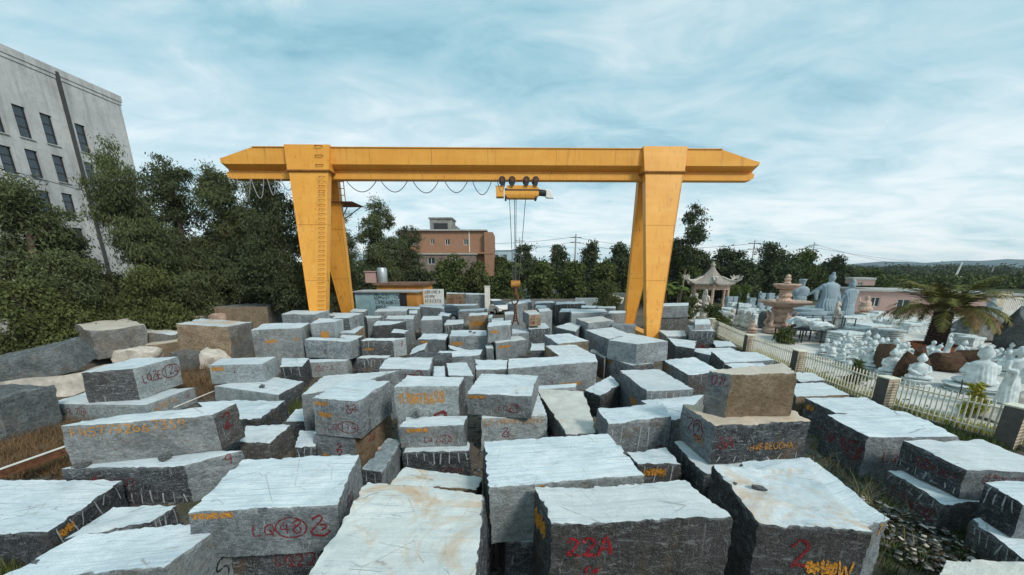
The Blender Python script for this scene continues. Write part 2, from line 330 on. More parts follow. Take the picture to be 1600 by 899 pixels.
m = Mat('pale_concrete_paving', 0.9, 0.2); v0 = m.vec(shift=False); n1 = m.noise(0.5, 6, 0.7, v0); n2 = m.noise(9, 5, 0.7, v0)
c = m.mix(m.rng(n1, 0.35, 0.65), (0.44, 0.425, 0.39), (0.66, 0.64, 0.60)); c = m.mix(m.math('MULTIPLY', m.rng(n2, 0.5, 0.75), 0.35), c, (0.25, 0.24, 0.22)); pav = m.done(c)
FP = [at_z(1112, 500, 1.15), at_z(1172, 526, 1.15), at_z(1250, 551, 1.15), at_z(1388, 594, 1.15), at_z(1592, 640, 1.15)]   # fence pillars
FP = [Vector((p.x, p.y, 0)) for p in FP]
end = FP[-1] + Vector((2.2, -3.5, 0))
pts = [p + Vector((1.1, 0.8, 0.004)) for p in FP[::-1]]
b = MB(); b.add([(p.x, p.y, 0.004) for p in pts] + [(20, 52, .004), (75, 52, .004), (75, 6, .004), (end.x + 2, end.y, .004)], [tuple(range(len(pts) + 4))][::-1])
o = b.build('paving', pav); tag(o, kind='structure')
if o.data.polygons[0].normal.z < 0: o.data.flip_normals()
m = Mat('hazy_wooded_hill', 1, 0); n1 = m.noise(0.02, 7, 0.7, m.vec(shift=False)); hillm = m.done(m.mix(m.rng(n1, 0.35, 0.65), (0.085, 0.125, 0.145), (0.14, 0.19, 0.21)))  # blue of the distance haze is painted into the hill colour
def ridge(px, y, depth, seed, mat, name='hills'):
    V = []; F = []; n = len(px); k = 9
    for i, (u, v) in enumerate(px):
        p = at_y(u, v, y)
        for j in range(k):
            t = j / (k - 1) * 2 - 1; hgt = p.z * (1 - t * t) ** 0.8
            V.append((p.x + rnd.uniform(-4, 4), y + t * depth, hgt * (1 + 0.06 * rnd.uniform(-1, 1)) - 1))
    for i in range(n - 1):
        for j in range(k - 1): F.append((i * k + j, (i + 1) * k + j, (i + 1) * k + j + 1, i * k + j + 1))
    b = MB(); b.add(V, F); return tag(b.build(name, mat, smooth=80), kind='structure')
def ridge_line(pts, step=6, jit=1.0):
    out = []
    for (u0, v0), (u1, v1) in zip(pts, pts[1:]):
        n = max(2, int((u1 - u0) / step))
        for i in range(n): out.append((u0 + (u1 - u0) * i / n, v0 + (v1 - v0) * i / n + rnd.uniform(-jit, jit) * 0.4))
    return out + [pts[-1]]
ridge(ridge_line([(1320, 421), (1350, 415), (1382, 409), (1405, 414), (1430, 418), (1455, 416), (1480, 410), (1510, 407.5), (1540, 408.5), (1575, 405.5), (1640, 406), (1700, 412)]), 1100, 240, 1, hillm)
ridge(ridge_line([(560, 421), (660, 417), (740, 415), (800, 417), (860, 414), (960, 417), (1080, 419)]), 1300, 260, 2, hillm)

# ---------------------------------------------------------------- stone blocks
GL = {  # brush strokes of the painted characters, unit cell x 0..0.7, y 0 (base) .. 1
 '0': [[(.35,1),(.1,.8),(.05,.4),(.25,.02),(.5,.1),(.65,.5),(.55,.85),(.35,1)]], '1': [[(.3,1),(.32,0)]],
 '2': [[(.08,.78),(.25,1),(.52,.92),(.5,.62),(.1,.08),(.35,.12),(.68,.02)]], '3': [[(.1,.92),(.45,1),(.5,.7),(.25,.55),(.6,.4),(.5,.08),(.08,.05)]],
 '4': [[(.35,1),(.08,.4),(.66,.42)],[(.5,.8),(.48,0)]], '5': [[(.6,.98),(.2,.95),(.15,.58),(.5,.55),(.6,.25),(.4,.02),(.08,.1)]],
 '6': [[(.5,1),(.15,.6),(.1,.2),(.35,.0),(.6,.2),(.45,.45),(.14,.35)]], '7': [[(.08,.92),(.62,.95),(.3,0)]],
 '8': [[(.35,.52),(.12,.78),(.35,1),(.56,.78),(.35,.52),(.1,.25),(.35,0),(.6,.25),(.35,.52)]], '9': [[(.55,.6),(.25,.5),(.12,.8),(.4,1),(.56,.75),(.5,0)]],
 'L': [[(.12,1),(.08,.08),(.6,.12)]], 'Q': [[(.35,.92),(.08,.7),(.1,.3),(.4,.15),(.64,.45),(.55,.82),(.35,.92)],[(.36,.6),(.62,-.05)]],
 'Z': [[(.1,.88),(.45,1),(.52,.82),(.12,.3),(.1,.08),(.5,.0),(.8,.12),(.78,.28)],[(.45,.55),(.72,.5),(.5,.25)]], 'R': [[(.15,.8),(.4,1),(.58,.78),(.3,.55),(.2,.3),(.5,.45),(.55,.2),(.3,.0)],[(.1,.5),(.25,.2)]],
 'X': [[(.08,.95),(.62,.05)],[(.6,.95),(.08,.02)]], 'E': [[(.6,.95),(.12,.92),(.1,.05),(.62,.08)],[(.12,.5),(.5,.52)]], 'F': [[(.6,.95),(.12,.92),(.1,.0)],[(.12,.5),(.5,.52)]],
 'H': [[(.1,1),(.12,0)],[(.55,1),(.57,0)],[(.1,.5),(.56,.5)]], 'Y': [[(.08,1),(.33,.5),(.6,1)],[(.33,.5),(.32,0)]], 'S': [[(.6,.9),(.3,1),(.12,.75),(.55,.35),(.4,.02),(.08,.1)]],
 'J': [[(.5,1),(.5,.2),(.3,0),(.08,.15)]], 'M': [[(.05,0),(.12,1),(.35,.4),(.58,1),(.66,0)]], 'K': [[(.12,1),(.12,0)],[(.6,.95),(.14,.45),(.62,.05)]], 'A': [[(.05,0),(.35,1),(.64,0)],[(.18,.38),(.55,.38)]],
 'B': [[(.12,0),(.12,1),(.5,.85),(.14,.52),(.6,.3),(.12,0)]], 'T': [[(.05,.95),(.65,.95)],[(.35,.95),(.34,0)]], 'W': [[(.03,1),(.18,0),(.35,.7),(.52,0),(.68,1)]],
 '#': [[(.1,.7),(.65,.7)],[(.1,.3),(.65,.3)],[(.25,1),(.2,0)],[(.5,1),(.48,0)]], '-': [[(.1,.5),(.6,.5)]], ' ': [], '.': [[(.3,.05),(.36,0)]],
 '~': [[(0,.4),(.1,.9),(.16,.1),(.28,.95),(.32,.2),(.45,.8),(.5,.05),(.62,.9),(.7,.3)],[(0,.6),(.35,.55),(.7,.65)],[(.05,.2),(.7,.28)]],
}
def strokes(text, r):                     # text -> polylines in em units, width
    out = []; x = 0; ring = None
    for ch in text:
        if ch == '(': ring = x; x += 0.2; continue
        if ch == ')':
            x0, x1 = ring, x + 0.1; cx = (x0 + x1) / 2
            out.append([(cx + (x1 - x0) / 2 * math.cos(t) * 1.05, 0.5 + 0.72 * math.sin(t)) for t in [1.3 + i * math.pi / 8 for i in range(18)]]); x = x1 + 0.15; continue
        dy = r.uniform(-.08, .08); s = r.uniform(.88, 1.08); sl = r.uniform(-.05, .12)
        for l in GL[ch]:
            out.append([(x + (px + py * sl) * s + r.uniform(-.025, .025), dy + py * s + r.uniform(-.03, .03)) for px, py in l])
        x += (0.74 if ch != ' ' else 0.4) * s + r.uniform(0, .08)
    return out, x
def smooth_line(l, k=5):
    if len(l) < 3: return [(l[0][0] + (l[-1][0] - l[0][0]) * i / 6, l[0][1] + (l[-1][1] - l[0][1]) * i / 6) for i in range(7)]
    P = [l[0]] + list(l) + [l[-1]]; out = []
    for i in range(1, len(P) - 2):
        for j in range(k):
            t = j / k; q = []
            for a in (0, 1):
                p0, p1, p2, p3 = P[i-1][a], P[i][a], P[i+1][a], P[i+2][a]
                q.append(0.5 * ((2*p1) + (-p0 + p2) * t + (2*p0 - 5*p1 + 4*p2 - p3) * t*t + (-p0 + 3*p1 - 3*p2 + p3) * t**3))
            out.append(tuple(q))
    return out + [l[-1]]
def ribbon(pts2, width, O, U, Vd, N, bvh, b, off, r, mi=0):   # lay a painted stroke on the real surface
    vs = []; n = len(pts2)
    for i, p in enumerate(pts2):
        a = pts2[max(i - 1, 0)]; c = pts2[min(i + 1, n - 1)]; d = Vector((c[0] - a[0], c[1] - a[1]))
        if d.length < 1e-6: d = Vector((1, 0))
        d.normalize(); w_ = width * 0.5 * r.uniform(0.8, 1.15) * (0.75 if i in (0, n - 1) else 1)
        for s in (1, -1):
            q = (p[0] - d.y * w_ * s, p[1] + d.x * w_ * s); P = O + U * q[0] + Vd * q[1]
            hit = bvh.ray_cast(P + N * 0.3, -N, 0.6)
            if hit[0] is None: vs.append(None)
            else: vs.append(hit[0] + N * off)
    for i in range(n - 1):
        q = vs[2*i:2*i+4]
        if all(q): b.add([q[0], q[1], q[3], q[2]], [(0, 1, 2, 3)], mi)
def grid(p00, p10, p11, p01, nu, nv):
    u = np.linspace(0, 1, nu + 1)[None, :, None]; v = np.linspace(0, 1, nv + 1)[:, None, None]
    G = (np.array(p00) * (1-u) * (1-v) + np.array(p10) * u * (1-v) + np.array(p11) * u * v + np.array(p01) * (1-u) * v).reshape(-1, 3)
    i = np.arange(nu)[None, :] + np.arange(nv)[:, None] * (nu + 1); i = i.ravel()
    return G, np.stack([i, i + 1, i + nu + 2, i + nu + 1], 1)
ROUGH = {'g': 0.030, 'd': 0.040, 'l': 0.016, 'b': 0.035, 'o': 0.035, 't': 0.010, 'S': 0.020, 'r': 0.035, 's': 0.035, 'B': 0.02}
def make_block(spec, idx):
    label, quad, zb, zt, kinds, marks = spec
    r = random.Random(idx * 7 + 1)
    q = [Vector(p) for p in quad]; cen = sum(q, Vector((0, 0))) / 4; dist = cen.length
    ang = math.atan2(q[1].y - q[0].y, q[1].x - q[0].x); rot = Matrix.Rotation(-ang, 2)
    T = [rot @ (p - cen) for p in q]; h = zt - zb
    tilt = [r.uniform(-.025, .025) for _ in range(4)]
    T3 = [(p.x, p.y, h + tilt[i]) for i, p in enumerate(T)]
    B3 = [(p.x * (1 + r.uniform(-.03, .035)), p.y * (1 + r.uniform(-.03, .035)), 0.0) for p in T]
    cell = min(max(dist * 0.0085, 0.045), 0.22)
    def seg(a, b_): return max(3, min(80, int((Vector(a) - Vector(b_)).length / cell)))
    nx = max(seg(T3[0], T3[1]), seg(T3[3], T3[2])); ny = max(seg(T3[1], T3[2]), seg(T3[0], T3[3])); nz = max(3, int(h / cell))
    kf, ks, kt = kinds; names = [kf, ks, kt]; slots = []
    for k in (kf, ks, kt):
        if k not in slots: slots.append(k)
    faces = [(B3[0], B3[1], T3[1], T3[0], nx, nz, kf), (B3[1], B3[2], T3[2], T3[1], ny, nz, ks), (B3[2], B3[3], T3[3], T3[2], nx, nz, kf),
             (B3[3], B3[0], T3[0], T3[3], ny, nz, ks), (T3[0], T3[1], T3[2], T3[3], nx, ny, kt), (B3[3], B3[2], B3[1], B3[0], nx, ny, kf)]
    V = []; F = []; MI = []; A = []; off = 0; TF = []
    for fi, (a, b_, c_, d_, nu, nv, k) in enumerate(faces):
        G, Q = grid(a, b_, c_, d_, nu, nv); V.append(G); F.append(Q + off); off += len(G); MI += [slots.index(k)] * len(Q)
        A.append(np.full(len(G), ROUGH[k])); TF.append(np.full(len(G), 1 if fi == 4 else 0))
    V = np.concatenate(V); F = np.concatenate(F); A = np.concatenate(A); TF = np.concatenate(TF)
    key = np.round(V * 2000).astype(np.int64); uq, first, inv = np.unique(key, axis=0, return_index=True, return_inverse=True); inv = inv.ravel()
    nA = np.zeros(len(uq)); np.maximum.at(nA, inv, A); istop = np.zeros(len(uq)); np.maximum.at(istop, inv, TF); isside = np.zeros(len(uq)); np.maximum.at(isside, inv, 1 - TF)
    V = V[first]; F = inv[F]
    sh = np.array([idx * 3.7, idx * 1.9, idx * 5.3])
    W_ = V.copy()
    W_ += vnoise(V * 0.7 + sh) * 0.03 * (1 if 'd' in kinds or 's' in kinds else 0.5)
    amp = nA[:, None]
    W_ += vnoise(V * 2.6 + sh) * amp * 0.45 + vnoise(V * 7.0 + sh) * amp * 0.35 + vnoise(V * 22.0 + sh) * amp * 0.40
    edge = (istop > 0) & (isside > 0)
    ch = np.clip(vnoise(V * 3.2 + sh + 9)[:, 0] - 0.48, 0, 1) * (0.20 if nA.max() > 0.025 else 0.07) + np.clip(vnoise(V * 13 + sh)[:, 1] - .15, 0, 1) * 0.07
    inw = -V[:, :2] / (np.linalg.norm(V[:, :2], axis=1)[:, None] + 1e-6)
    W_[edge, :2] += inw[edge] * ch[edge][:, None]; W_[edge, 2] -= ch[edge] * 0.15
    cb = (isside > 0) & (np.abs(V[:, 2]) < 1e-4); W_[cb, 2] = V[cb, 2]
    b = MB(); slotmats = [KIND[k] for k in slots] + [DRILL]
    b.v = [tuple(x) for x in W_.tolist()]; b.f = [tuple(x) for x in F.tolist()]; b.m = MI
    bvh = BVHTree.FromPolygons([Vector(x) for x in b.v], b.f)
    def face(fn):
        a, c_ = {'F': (0, 1), 'R': (1, 2), 'L': (3, 0), 'K': (2, 3)}[fn]
        tl, tr = Vector(T3[a]), Vector(T3[c_]); U = (tr - tl); Lg = U.length; U.normalize(); N = U.cross(Vector((0, 0, 1))).normalized(); return tl, U, Lg, N
    paints = []
    for mk in marks:
        tl, U, Lg, N = face(mk[1])
        if mk[0] == 'd':
            n = mk[3]; ln = mk[4] * h
            for i in range(n):
                if r.random() < 0.08: continue
                x = Lg * (i + 0.6 + r.uniform(-.06, .06)) / (n + 0.2); l_ = ln * r.uniform(.75, 1.05)
                y0 = (-0.03, -0.03 - l_) if mk[2] == 't' else (-h + 0.04 + l_, -h + 0.04)
                k = 5; wdr = r.uniform(.016, .032); sx = r.uniform(-.016, .016); x += r.uniform(-.03, .03); l_ *= r.choice((1, 1, .7, .45, 1.15)); y0 = (-0.03, -0.03 - l_) if mk[2] == 't' else (-h + 0.04 + l_, -h + 0.04)
                ribbon([(x + sx * j, y0[0] + (y0[1] - y0[0]) * j / k) for j in range(k + 1)], wdr, tl, U, Vector((0, 0, 1)), N, bvh, b, 0.007, r, len(slots))
        else:
            st, tot = strokes(mk[2], r); em = mk[5] * h * (0.70 if mk[0] in 'rk' else 0.85 if mk[0] in 'oy' else 0.60); kx = 1.0; avail = (1 - mk[3]) * Lg * 0.96
            if tot * em > avail: kx = avail / (tot * em)
            if kx < 0.55: em *= 0.8
            pb = MB(); paints.append((mk[0], pb)); wd = {'R': 0.17, 'r': 0.095, 'o': 0.12, 'y': 0.12, 'k': 0.08}[mk[0]] * em
            wd = max(wd, dist * 0.0009) if mk[0] != 'R' else wd
            for l in st:
                ribbon(smooth_line([(mk[3] * Lg + x * em * kx, -mk[4] * h - em + y * em) for x, y in l]), wd, tl, U, Vector((0, 0, 1)), N, bvh, pb, 0.009, r)
    me = b.mesh('granite_block', slotmats, smooth=38)
    wa = np.zeros(len(me.vertices), dtype=np.float32); wa[:len(V)] = np.where(edge, 1.0, 0.0) * min(1, 6 / dist); me.attributes.new('wear', 'FLOAT', 'POINT').data.foreach_set('value', wa)
    o = link(bpy.data.objects.new('granite_block', me)); o.location = (cen.x, cen.y, zb); o.rotation_euler = (0, 0, ang)
    tag(o, label, 'stone block', 'granite blocks stored in the yard')
    for k, pb in paints:
        if pb.f: pb.build('painted_marking', PAINT[k], o)
    return o
BLOCKS = [
('blue grey block with circled red 124 lying crosswise on a larger block',[(-14.21,11.73),(-12.80,12.05),(-12.89,13.92),(-14.51,13.71)],0.63,1.69,'dlt',[('r', 'R', 'LQZE(124)', 0.12, 0.25, 0.45)]),
('pale block marked LQ under the block with circled 124, left side',[(-15.57,11.67),(-12.09,11.49),(-12.16,13.47),(-15.56,12.79)],0.00,0.62,'llt',[('r', 'F', 'LQ 2(4)', 0.13, 0.2, 0.5), ('o', 'R', '6288974', 0.1, 0.2, 0.35), ('r', 'R', '(4)', 0.75, 0.15, 0.4)]),
('long pale blue block with orange number along its front, topmost at left',[(-9.24,7.04),(-6.78,7.84),(-6.72,8.50),(-8.92,7.77)],0.93,1.82,'gdt',[('o', 'F', 'FH577R26673S9', 0.03, 0.05, 0.26), ('r', 'R', '2', 0.25, 0.1, 0.55), ('r', 'R', 'R', 0.3, 0.35, 0.35)]),
('dark block with row of drill marks carrying the long pale blue block',[(-9.38,6.91),(-7.07,7.17),(-6.31,7.87),(-9.09,7.56)],0.00,0.92,'dgt',[('r', 'F', '(2)X207', 0.2, 0.28, 0.3), ('d', 'F', 'b', 11, 0.35), ('r', 'R', '9', 0.65, 0.05, 0.35)]),
('wide flat topped block cut off by the left edge of the photo',[(-9.85,5.28),(-7.79,5.28),(-8.12,6.84),(-11.56,6.92)],0.00,0.72,'ddt',[('d', 'R', 't', 6, 0.5), ('o', 'R', '~~', 0.1, 0.1, 0.3)]),
('low pale slab wedged below the dark drill marked block at lower left',[(-7.60,5.35),(-6.45,5.68),(-6.43,6.16),(-7.57,6.10)],0.00,0.60,'ddt',[('d', 'R', 't', 5, 0.8)]),
('big pale block with small stone on top in the lower left corner',[(-6.47,3.69),(-4.48,3.99),(-4.32,4.95),(-6.27,4.54)],0.00,1.27,'glt',[('k', 'R', '5', 0.55, 0.4, 0.4)]),
('wide block with red LQ and circled 48 on its front',[(-4.66,4.60),(-2.58,4.77),(-2.86,6.29),(-4.94,6.12)],0.84,1.62,'ggt',[('o', 'F', '~~~~~~', 0.02, 0.03, 0.18), ('r', 'F', 'LQ(48)', 0.4, 0.28, 0.42), ('r', 'F', 'Z', 0.79, 0.18, 0.62), ('r', 'R', 'RQ', 0.3, 0.3, 0.4)]),
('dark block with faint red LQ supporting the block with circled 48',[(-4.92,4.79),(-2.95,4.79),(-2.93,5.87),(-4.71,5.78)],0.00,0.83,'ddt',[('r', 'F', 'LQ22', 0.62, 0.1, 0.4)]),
('largest pale rust stained slab at the bottom centre',[(-2.20,3.09),(-0.40,3.06),(-0.41,4.89),(-2.29,5.16)],0.76,1.75,'bdS',[]),
('pale rough edged slab just behind the large rust stained slab',[(-2.08,5.63),(-0.61,5.49),(-0.56,5.93),(-1.99,6.15)],0.00,1.42,'bdS',[]),
('small block corner poking out right of the large rust stained slab',[(-0.61,4.54),(-0.42,4.70),(-0.29,5.49),(-0.51,5.69)],0.00,0.75,'gdl',[]),
('narrow block pointing away between circled 114 stack and circled 82 stack',[(-3.15,6.96),(-2.66,6.78),(-2.71,8.31),(-3.06,8.38)],0.00,0.95,'dgl',[('d', 'F', 't', 2, 0.8)]),
('block with red LQ and circled 114, upper of its stack',[(-4.96,8.67),(-3.71,8.39),(-3.48,10.08),(-4.78,10.39)],0.94,1.91,'ggt',[('d', 'F', 't', 4, 0.35), ('o', 'F', '~~~~', 0.05, 0.08, 0.15), ('o', 'F', '~~~', 0.12, 0.35, 0.2), ('r', 'F', 'LQ(114)', 0.28, 0.62, 0.3), ('r', 'F', 'ZR', 0.72, 0.12, 0.3)]),
('long block right behind the block with circled 114',[(-5.75,9.57),(-4.69,10.43),(-3.88,12.14),(-6.08,11.44)],0.00,1.67,'ggt',[]),
('weathered block with red squiggle beneath the block with circled 114',[(-5.10,8.71),(-3.95,8.49),(-3.53,10.10),(-4.78,10.36)],0.00,0.93,'gbt',[('r', 'F', 'R', 0.5, 0.25, 0.5), ('o', 'F', '~', 0.2, 0.55, 0.3), ('r', 'R', '26', 0.3, 0.2, 0.35)]),
('little white topped block squeezed left of the circled 114 stack',[(-5.53,8.55),(-4.99,8.55),(-5.41,9.46),(-5.94,9.54)],0.00,0.62,'ddt',[('d', 'F', 't', 3, 0.8)]),
('dark rough block left of the little white topped block',[(-7.00,8.71),(-6.22,8.68),(-6.29,9.80),(-7.58,9.76)],0.00,0.68,'ddt',[]),
('wide pale topped block behind the long block with orange number',[(-8.87,10.27),(-7.50,10.27),(-7.70,11.87),(-10.66,11.81)],0.00,0.66,'ddt',[]),
('small white topped block behind the dark rough block in the left centre',[(-6.76,10.26),(-5.92,10.26),(-6.61,11.42),(-6.96,11.20)],0.00,0.60,'ddt',[]),
('block with yellow patch and red 2 on a wider slab, left',[(-11.41,13.46),(-9.58,13.75),(-9.72,14.82),(-11.81,14.59)],0.74,1.48,'llt',[('o', 'F', '~~~', 0.03, 0.08, 0.3), ('r', 'F', '2', 0.42, 0.15, 0.4), ('r', 'R', '3', 0.2, 0.2, 0.4)]),
('wide slab under the block with yellow patch and red 2',[(-11.23,13.29),(-8.15,12.20),(-8.10,13.77),(-9.66,14.48)],0.00,0.73,'ldt',[]),
('tall rough blue grey block with yellow streak on its face, left middle',[(-12.46,17.50),(-10.40,18.09),(-10.90,19.86),(-13.23,19.62)],0.00,2.16,'ggt',[('o', 'F', '~~~', 0.25, 0.22, 0.12), ('o', 'F', '~', 0.85, 0.2, 0.1)]),
('dark block below the tall rough blue grey block',[(-9.83,15.13),(-8.88,15.13),(-9.35,16.63),(-10.62,16.63)],0.00,0.99,'ddt',[('d', 'F', 't', 3, 0.5)]),
('block with drill marks in front of the left crane leg',[(-13.52,21.75),(-11.48,21.44),(-11.73,23.82),(-14.15,23.82)],0.00,2.42,'glt',[('d', 'F', 't', 6, 0.45), ('o', 'R', '~~', 0.05, 0.1, 0.3)]),
('pale block with three red marks before the left crane leg',[(-10.34,18.89),(-9.27,19.13),(-9.41,20.65),(-10.94,20.93)],0.00,2.30,'glt',[('o', 'F', '~', 0.35, 0.15, 0.3), ('r', 'F', '(2)6(2)', 0.08, 0.6, 0.3), ('d', 'F', 't', 3, 0.5)]),
('light topped block with red R on its right end near left crane leg',[(-9.99,20.54),(-9.07,20.54),(-9.25,23.00),(-10.77,22.92)],1.51,2.35,'dgt',[('r', 'R', 'R2', 0.4, 0.3, 0.4)]),
('light slab under the block with red R near the left crane leg',[(-9.31,19.72),(-8.36,19.51),(-8.82,21.97),(-9.96,22.13)],0.00,1.66,'gbt',[]),
('smooth grey block with single red squiggle low on its front',[(-10.21,17.83),(-7.78,17.50),(-7.73,18.35),(-10.24,18.53)],0.74,1.63,'ggt',[('r', 'F', 'R', 0.4, 0.5, 0.4)]),
('pale top of a block tucked behind the smooth grey block with red squiggle',[(-8.94,18.88),(-7.79,18.17),(-7.90,19.45),(-9.15,19.65)],0.00,1.57,'gdt',[]),
('whitish block with circled 8 and red 57 under the smooth grey block',[(-9.87,16.81),(-7.91,17.06),(-7.94,17.71),(-10.00,17.44)],0.00,0.73,'llt',[('r', 'F', '(8)57 Z', 0.3, 0.3, 0.4)]),
('dark block with row of drill marks and white right face',[(-7.41,17.85),(-5.86,18.02),(-5.40,18.54),(-7.42,18.54)],0.71,1.57,'dlt',[('d', 'F', 't', 6, 0.35), ('o', 'F', '~~~~', 0.1, 0.4, 0.2), ('r', 'R', 'R', 0.5, 0.1, 0.4)]),
('dark block with drill marks beneath the one with the white right face',[(-7.24,16.74),(-5.91,16.86),(-5.81,17.39),(-7.18,17.25)],0.00,0.93,'ddt',[('d', 'F', 't', 7, 0.5)]),
('dark block with a slanted orange cut corner',[(-8.69,22.92),(-7.70,23.19),(-7.18,24.95),(-9.09,24.95)],0.00,1.56,'ddt',[('o', 'F', '~~', 0.1, 0.6, 0.25)]),
('pale block behind the dark block with orange cut corner',[(-8.60,25.21),(-6.64,24.88),(-7.17,27.32),(-9.05,26.99)],0.00,1.70,'ggt',[]),
('pale topped block further back, right of the crane left far leg',[(-9.41,29.30),(-7.59,29.74),(-8.18,32.09),(-10.02,31.73)],0.00,1.52,'ggt',[]),
('smooth blue grey block alone between two drilled blocks, middle distance',[(-6.34,25.75),(-4.93,26.08),(-5.33,28.27),(-6.78,28.21)],0.00,1.50,'ggt',[]),
('small dark drilled block with white top in the middle distance',[(-4.77,25.90),(-3.42,26.21),(-3.77,28.68),(-5.01,28.39)],0.00,1.16,'ddt',[('d', 'F', 't', 7, 0.4)]),
('block with yellow band along its top edge and dark stain, centre left',[(-5.61,21.58),(-3.87,21.17),(-4.01,23.13),(-5.70,23.62)],0.00,1.00,'gdt',[('o', 'F', '~~~~', 0.1, 0.1, 0.22)]),
('wide grey block with two small stones on its white top',[(-3.62,21.31),(-1.46,21.31),(-1.63,23.40),(-3.88,23.40)],0.00,1.21,'gdt',[('o', 'F', '~~~', 0.03, 0.25, 0.3), ('k', 'F', '2', 0.65, 0.3, 0.35)]),
('thick slab with sloping left end behind the block with orange 1706',[(-3.83,17.21),(-1.58,17.75),(-1.52,19.10),(-3.73,18.63)],0.00,0.88,'gdt',[('o', 'F', '~~~', 0.03, 0.15, 0.3)]),
('white topped block with red LQ2 and circled 11',[(-5.24,14.04),(-3.23,13.94),(-3.53,15.99),(-5.58,16.11)],0.00,1.17,'ggt',[('r', 'F', 'LQ2(11)', 0.5, 0.1, 0.6)]),
('tiny white slab end in the gap behind the block with orange 1706',[(-2.99,13.48),(-2.55,13.48),(-2.82,15.01),(-3.30,15.01)],0.00,1.05,'gdt',[]),
('small slanting white slab in the middle of the yard',[(-2.39,13.39),(-1.44,13.31),(-1.92,15.35),(-2.80,15.24)],0.00,1.10,'gdt',[]),
('short white topped block left of the very long grey block',[(-1.41,14.03),(-0.20,14.22),(-0.20,15.73),(-1.61,15.61)],0.00,1.15,'ggt',[]),
('block with orange 1706 number and red Z mark, top of three',[(-2.93,8.81),(-1.35,8.86),(-1.29,9.78),(-2.89,9.72)],0.00,2.15,'ldt',[('o', 'F', 'Y1706H1266528', 0.05, 0.07, 0.2), ('r', 'F', 'Z', 0.5, 0.3, 0.5)]),
('middle block of the stack of three, with red LQ and circled 82',[(-2.64,8.07),(-1.11,8.14),(-1.11,8.77),(-2.67,8.73)],0.85,1.38,'gdt',[('o', 'F', '~~~~~', 0.1, 0.05, 0.3), ('r', 'F', 'LQ 2(82)', 0.35, 0.5, 0.4), ('d', 'F', 'b', 5, 0.3)]),
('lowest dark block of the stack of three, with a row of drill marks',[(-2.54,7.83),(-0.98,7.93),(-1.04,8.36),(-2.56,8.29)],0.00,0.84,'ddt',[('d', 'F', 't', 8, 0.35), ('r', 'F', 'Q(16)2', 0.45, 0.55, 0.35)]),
('block with red LQ and circled 69, right of the orange 1706 block',[(-1.27,9.83),(0.52,9.51),(0.84,11.63),(-1.03,11.94)],0.99,1.63,'ggt',[('o', 'F', '~~~~~~', 0.02, 0.05, 0.22), ('k', 'F', '2', 0.2, 0.35, 0.25), ('r', 'F', 'LQ(69)', 0.5, 0.45, 0.4), ('d', 'F', 'b', 4, 0.3)]),
('pale block with orange lettering beneath the block with circled 69',[(-0.85,9.56),(1.00,9.79),(0.89,11.67),(-0.85,11.67)],0.00,0.98,'lgt',[('o', 'F', 'SJFLM0H4122KRS', 0.02, 0.03, 0.2), ('r', 'F', 'Z', 0.3, 0.3, 0.4)]),
('flat speckled warm white granite slab in the centre of the yard',[(1.38,8.63),(2.19,8.78),(2.47,12.11),(0.86,12.39)],0.00,0.90,'dds',[]),
('large smooth pale block right behind the block with big red 22A',[(-0.32,4.76),(2.06,5.14),(1.86,6.60),(-0.51,6.24)],0.94,1.92,'ldt',[('o', 'F', 'R', 0.28, 0.05, 0.35)]),
('dark scratched block with big red 22A on its front',[(0.47,3.92),(2.78,4.01),(2.55,4.81),(0.31,4.73)],0.00,1.97,'ddt',[('R', 'F', '22A', 0.09, 0.12, 0.22), ('R', 'F', 'KW', 0.2, 0.34, 0.1), ('y', 'L', '~~', 0.1, 0.1, 0.2)]),
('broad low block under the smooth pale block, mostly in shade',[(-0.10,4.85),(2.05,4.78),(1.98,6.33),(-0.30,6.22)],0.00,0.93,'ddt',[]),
('rust stained block with dark stone chips on top, lower right',[(3.16,4.05),(4.46,3.89),(4.83,5.43),(3.32,5.53)],0.00,1.84,'ddr',[('r', 'F', '2', 0.32, 0.1, 0.34), ('o', 'F', '~~W', 0.5, 0.25, 0.15), ('o', 'F', '69XK', 0.4, 0.55, 0.3)]),
('pale block with pointed far end beneath and beside the rust stained one',[(4.38,4.37),(5.78,4.92),(6.04,6.81),(4.52,6.63)],0.00,1.28,'ggt',[('o', 'F', 'T', 0.85, 0.05, 0.2)]),
('rough block with circled red mark and orange scrawl carrying the tan cube',[(4.23,7.14),(6.48,7.41),(6.58,8.04),(4.12,8.42)],0.94,1.82,'dgB',[('o', 'F', 'H#BBE00HA', 0.38, 0.5, 0.2), ('r', 'F', 'ZA', 0.04, 0.3, 0.4), ('d', 'F', 'b', 6, 0.25), ('r', 'L', '2(2)', 0.25, 0.2, 0.5), ('o', 'L', 'RA', 0.5, 0.45, 0.3)]),
('tan brown sawn cube standing topmost on the right hand stack',[(4.70,7.59),(6.18,7.70),(6.38,8.42),(4.31,7.85)],1.83,2.83,'bgB',[('r', 'L', '07L', 0.2, 0.1, 0.3)]),
('dark leaning block under the rough block with circled mark',[(3.94,6.79),(6.07,6.92),(6.61,7.91),(3.89,8.24)],0.00,0.93,'ddt',[('k', 'L', 'L9(2)', 0.4, 0.2, 0.35)]),
('very long grey block with orange patch low on its front, centre',[(-0.15,14.05),(3.63,15.19),(3.75,16.39),(-0.14,15.53)],0.00,1.20,'ggt',[('r', 'F', '9', 0.45, 0.55, 0.3), ('o', 'F', '~~~~~~', 0.58, 0.65, 0.2)]),
('thin low slab lying in the gap below the very long grey block',[(0.97,13.37),(2.48,13.68),(2.58,14.10),(1.06,13.85)],0.00,0.55,'lgt',[]),
('white topped wedge shaped block in the centre gap',[(2.56,12.47),(2.99,11.85),(3.96,12.99),(3.96,14.16)],0.00,0.85,'ddt',[]),
